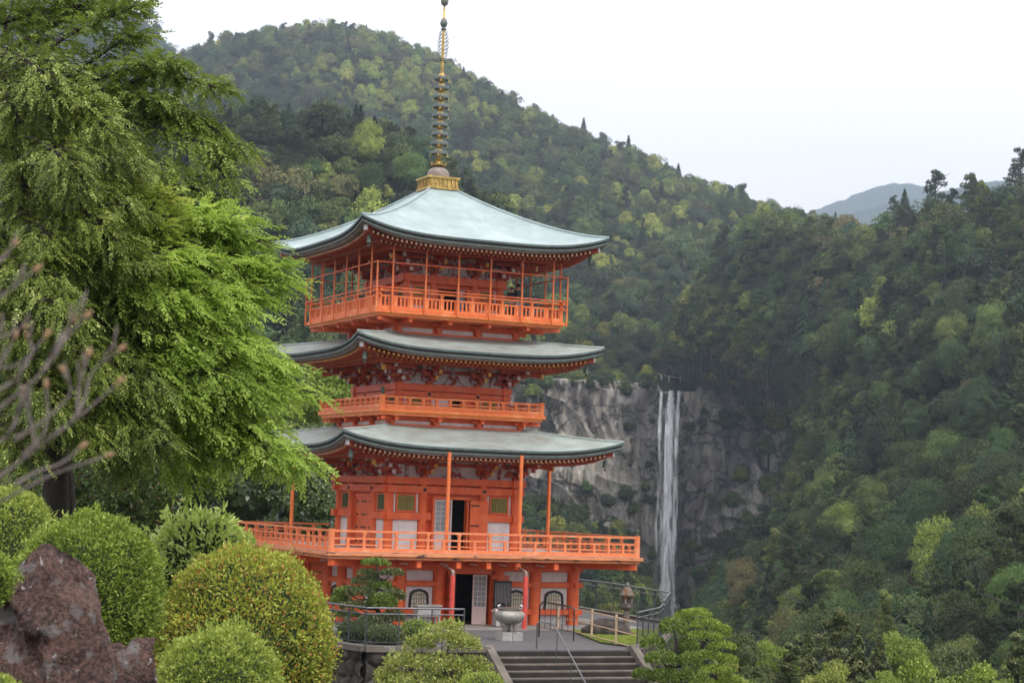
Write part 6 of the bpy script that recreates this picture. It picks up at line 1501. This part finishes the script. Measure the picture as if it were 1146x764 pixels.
for i, l in enumerate(TW):
    P = twg(l); dd = 3.1+.35*rgb_.random(); A = cr_interp([at(x, y, dd+.05*j) for j, (x, y) in enumerate(P)], 14); pts = [Vector(tuple(a))-o0 for a in A]
    st.tube(pts, list(np.linspace(.0042 if i < 2 else .0034, .0017, 14)), 6)
    for j in (4, 7, 10, 12):      # side spurs
        if rgb_.random() < .5:
            e = pts[j]+(pts[j+1]-pts[j])*1.2+Vector((rgb_.uniform(-.01, .02), 0, rgb_.uniform(.01, .045))); st.tube([pts[j], e], [.0026, .0015], 5)
    if not bd:
        mb = MB(); mb.lathe([(.002, -.007), (.0042, 0), (.0055, .007), (.004, .014), (.001, .02)], (0, 0, 0), 8); bd = mb.build('bud', 'bud', twr_, smooth=True); b_ = bd
    else: b_ = copyto(bd, twr_)
    b_.location = pts[-1]; b_.rotation_euler = (pts[-1]-pts[-3]).to_track_quat('Z', 'Y').to_euler()
st.tube([Vector((-.05, 0, -1.5)), Vector((-.06, 0, -.4)), Vector(tuple(at(-30, 560, 3.2)))-o0], [.02, .015, .009], 7)
st.build('twigs', 'branch_pink', twr_, smooth=True)

# ---- grass on the lawn and rough ground cover below
def grass(name, pts, n, h, m, zf, seed):
    rg_ = np.random.default_rng(seed); pts = np.array(pts); lo, hi = pts.min(0), pts.max(0); P = lo+(hi-lo)*rg_.random((n*3, 2)); 
    inside = np.zeros(len(P), bool); k = len(pts)
    for i in range(k):
        a, b = pts[i], pts[(i+1) % k]; c = ((a[1] > P[:, 1]) != (b[1] > P[:, 1])) & (P[:, 0] < (b[0]-a[0])*(P[:, 1]-a[1])/(b[1]-a[1]+1e-9)+a[0]); inside ^= c
    P = P[inside][:n]; Z = zf(P[:, 0], P[:, 1]); P3 = np.stack([P[:, 0], P[:, 1], Z], -1); D = unit(rg_.normal(size=P3.shape)*.45+np.array([0, 0, 1])); V, Q, r = leaves(P3, D, rndu(len(P3), rg_), h, h*.25, rg_, .1); return tag(mobj(name, npmesh(name, V, Q, m, rnd=r)), kind='stuff')
grass('grass', wpoly(law), 26000, .07, 'leaf_lime', lambda x, y: 0*x+.05, 91)
grass('ground_cover', [(-8, 26), (4, 30), (14, 60), (30, 110), (6, 62), (-2, 60), (-12, 60), (-30, 30)], 60000, .22, 'leaf_hedge', lambda x, y: gh(x, y), 92)
grass('ground_cover', [(4.5, 58), (9, 62), (30, 100), (40, 130), (12, 92), (7, 72)], 40000, .35, 'leaf_olive', lambda x, y: gh(x, y), 93)
grass('ground_cover', [(-9, 60), (-6, 62), (-12, 70), (-20, 95), (-60, 110), (-60, 40), (-20, 40)], 60000, .3, 'leaf_glossy', lambda x, y: gh(x, y), 94)

# ---- visitors on the top balcony
def person(loc, facing, label, H=1.7, top='suit', legs='suit', lean=0.0, arms='down'):
    root = None; s = H/1.7
    J = {'pel': (0, 0, .92), 'spine': (0, -.01, 1.12), 'chest': (0, -.01, 1.32), 'neck': (0, 0, 1.46), 'head': (0, -.01, 1.58), 'crown': (0, 0, 1.64)}
    vs = []; rs = []; es = []
    def add(p, r, par=None):
        vs.append(Vector(p)*s); rs.append(r*s); i = len(vs)-1
        if par is not None: es.append((par, i))
        return i
    pe = add((0, 0, .92), .135); sp1 = add((0, 0, 1.1), .12, pe); ch = add((0, 0, 1.3), .145, sp1); nk = add((0, 0, 1.45), .052, ch); hd = add((0, -.01, 1.54), .085, nk); add((0, -.005, 1.62), .08, hd)
    hands = []
    for sx in (-1, 1):
        sh_ = add((sx*.17, 0, 1.38), .062, ch)
        if arms == 'rail': el = add((sx*.22, -.12, 1.16), .043, sh_); wr = add((sx*.16, -.36, 1.08), .03, el)
        else: el = add((sx*.24, .02, 1.12), .043, sh_); wr = add((sx*.23, -.08, .9), .03, el)
        pm = add((sx*.15, -.42, 1.07) if arms == 'rail' else (sx*.225, -.11, .82), .032, wr)
        for q in range(4):
            dx = (q-1.5)*.018
            if arms == 'rail': add((sx*.15+dx, -.5, 1.05-.005*abs(q-1.5)), .009, pm)
            else: add((sx*.225, -.11+dx, .745+.008*abs(q-1.5)), .009, pm)
        add((sx*.11, -.45, 1.08) if arms == 'rail' else (sx*.2, -.15, .8), .01, pm)
        hp = add((sx*.09, 0, .86), .1, pe); kn = add((sx*.1, -.02, .48), .06, hp); an = add((sx*.1, .02, .09), .042, kn); add((sx*.1, -.13, .05), .036, an)
    def skin(nm, vv, ee, rr, m, par, smooth=True):
        me = bpy.data.meshes.new(nm); me.from_pydata(vv, ee, []); me.materials.append(MATS[m]); o = mobj(nm, me, par); md = o.modifiers.new('skin', 'SKIN')
        if not me.skin_vertices: pass
        for i, sv in enumerate(me.skin_vertices[0].data): sv.radius = (rr[i], rr[i])
        me.skin_vertices[0].data[0].use_root = True
        sb = o.modifiers.new('sub', 'SUBSURF'); sb.levels = 1; sb.render_levels = 1; return o
    root = empty('person', loc, facing, label, 'person'); skin('body', vs, es, rs, 'skin', root)
    # jacket / shirt and trousers as slightly larger shells
    keep = [0, 1, 2]; V2 = [vs[0]*1, vs[1], vs[2], vs[2]+Vector((0, 0, .1*s))]; R2 = [.15*s, .138*s, .16*s, .1*s]; E2 = [(0, 1), (1, 2), (2, 3)]
    for sx in (-1, 1):
        b = len(V2); V2.append(Vector((sx*.17, 0, 1.38))*s); R2.append(.075*s); E2.append((2, b))
        if arms == 'rail': V2 += [Vector((sx*.22, -.12, 1.16))*s, Vector((sx*.17, -.32, 1.09))*s]
        else: V2 += [Vector((sx*.24, .02, 1.12))*s, Vector((sx*.232, -.065, .93))*s]
        R2 += [.056*s, .042*s]; E2 += [(b, b+1), (b+1, b+2)]
    skin('jacket', V2, E2, R2, top, root)
    V3 = [Vector((0, 0, .94))*s]; R3 = [.145*s]; E3 = []
    for sx in (-1, 1):
        b = len(V3); V3 += [Vector((sx*.09, 0, .84))*s, Vector((sx*.1, -.02, .48))*s, Vector((sx*.1, .02, .12))*s]; R3 += [.11*s, .072*s, .058*s]; E3 += [(0, b), (b, b+1), (b+1, b+2)]
    skin('trousers', V3, E3, R3, legs, root)
    mb = MB(); mb.lathe([(.092, -.02), (.105, .03), (.098, .075), (.06, .11), (.01, .122)], (0, .015, 1.60), 14); mb.v = [(x*s, y*s*1.08, z*s) for x, y, z in mb.v]; mb.build('hair', 'hair', root, smooth=True)
    mb = MB()
    for sx in (-1, 1): mb.box(sx*.032-.009, sx*.032+.009, -.098, -.088, 1.578, 1.586)
    mb.box(-.022, .022, -.097, -.088, 1.515, 1.521); mb.v = [(x*s, y*s, z*s) for x, y, z in mb.v]; mb.build('face_marks', 'hair', root)
    mb = MB(); mb.prism([(-.012, 1.535), (.012, 1.535), (.004, 1.57), (-.004, 1.57)], -.115, -.08); mb.v = [(x*s, y*s, z*s) for x, y, z in mb.v]; mb.build('nose', 'skin', root)
    return root
person(tow(2.95, -2.6, 13.05), YAW+.4, 'man in a grey suit jacket standing on the top balcony right of the doorway', 1.74, 'suit', 'trousers')
person(tow(2.35, -3.2, 13.05), YAW-.5, 'shorter dark-haired person in a black top on the top balcony beside the man', 1.52, 'shirt_dark', 'shirt_dark')
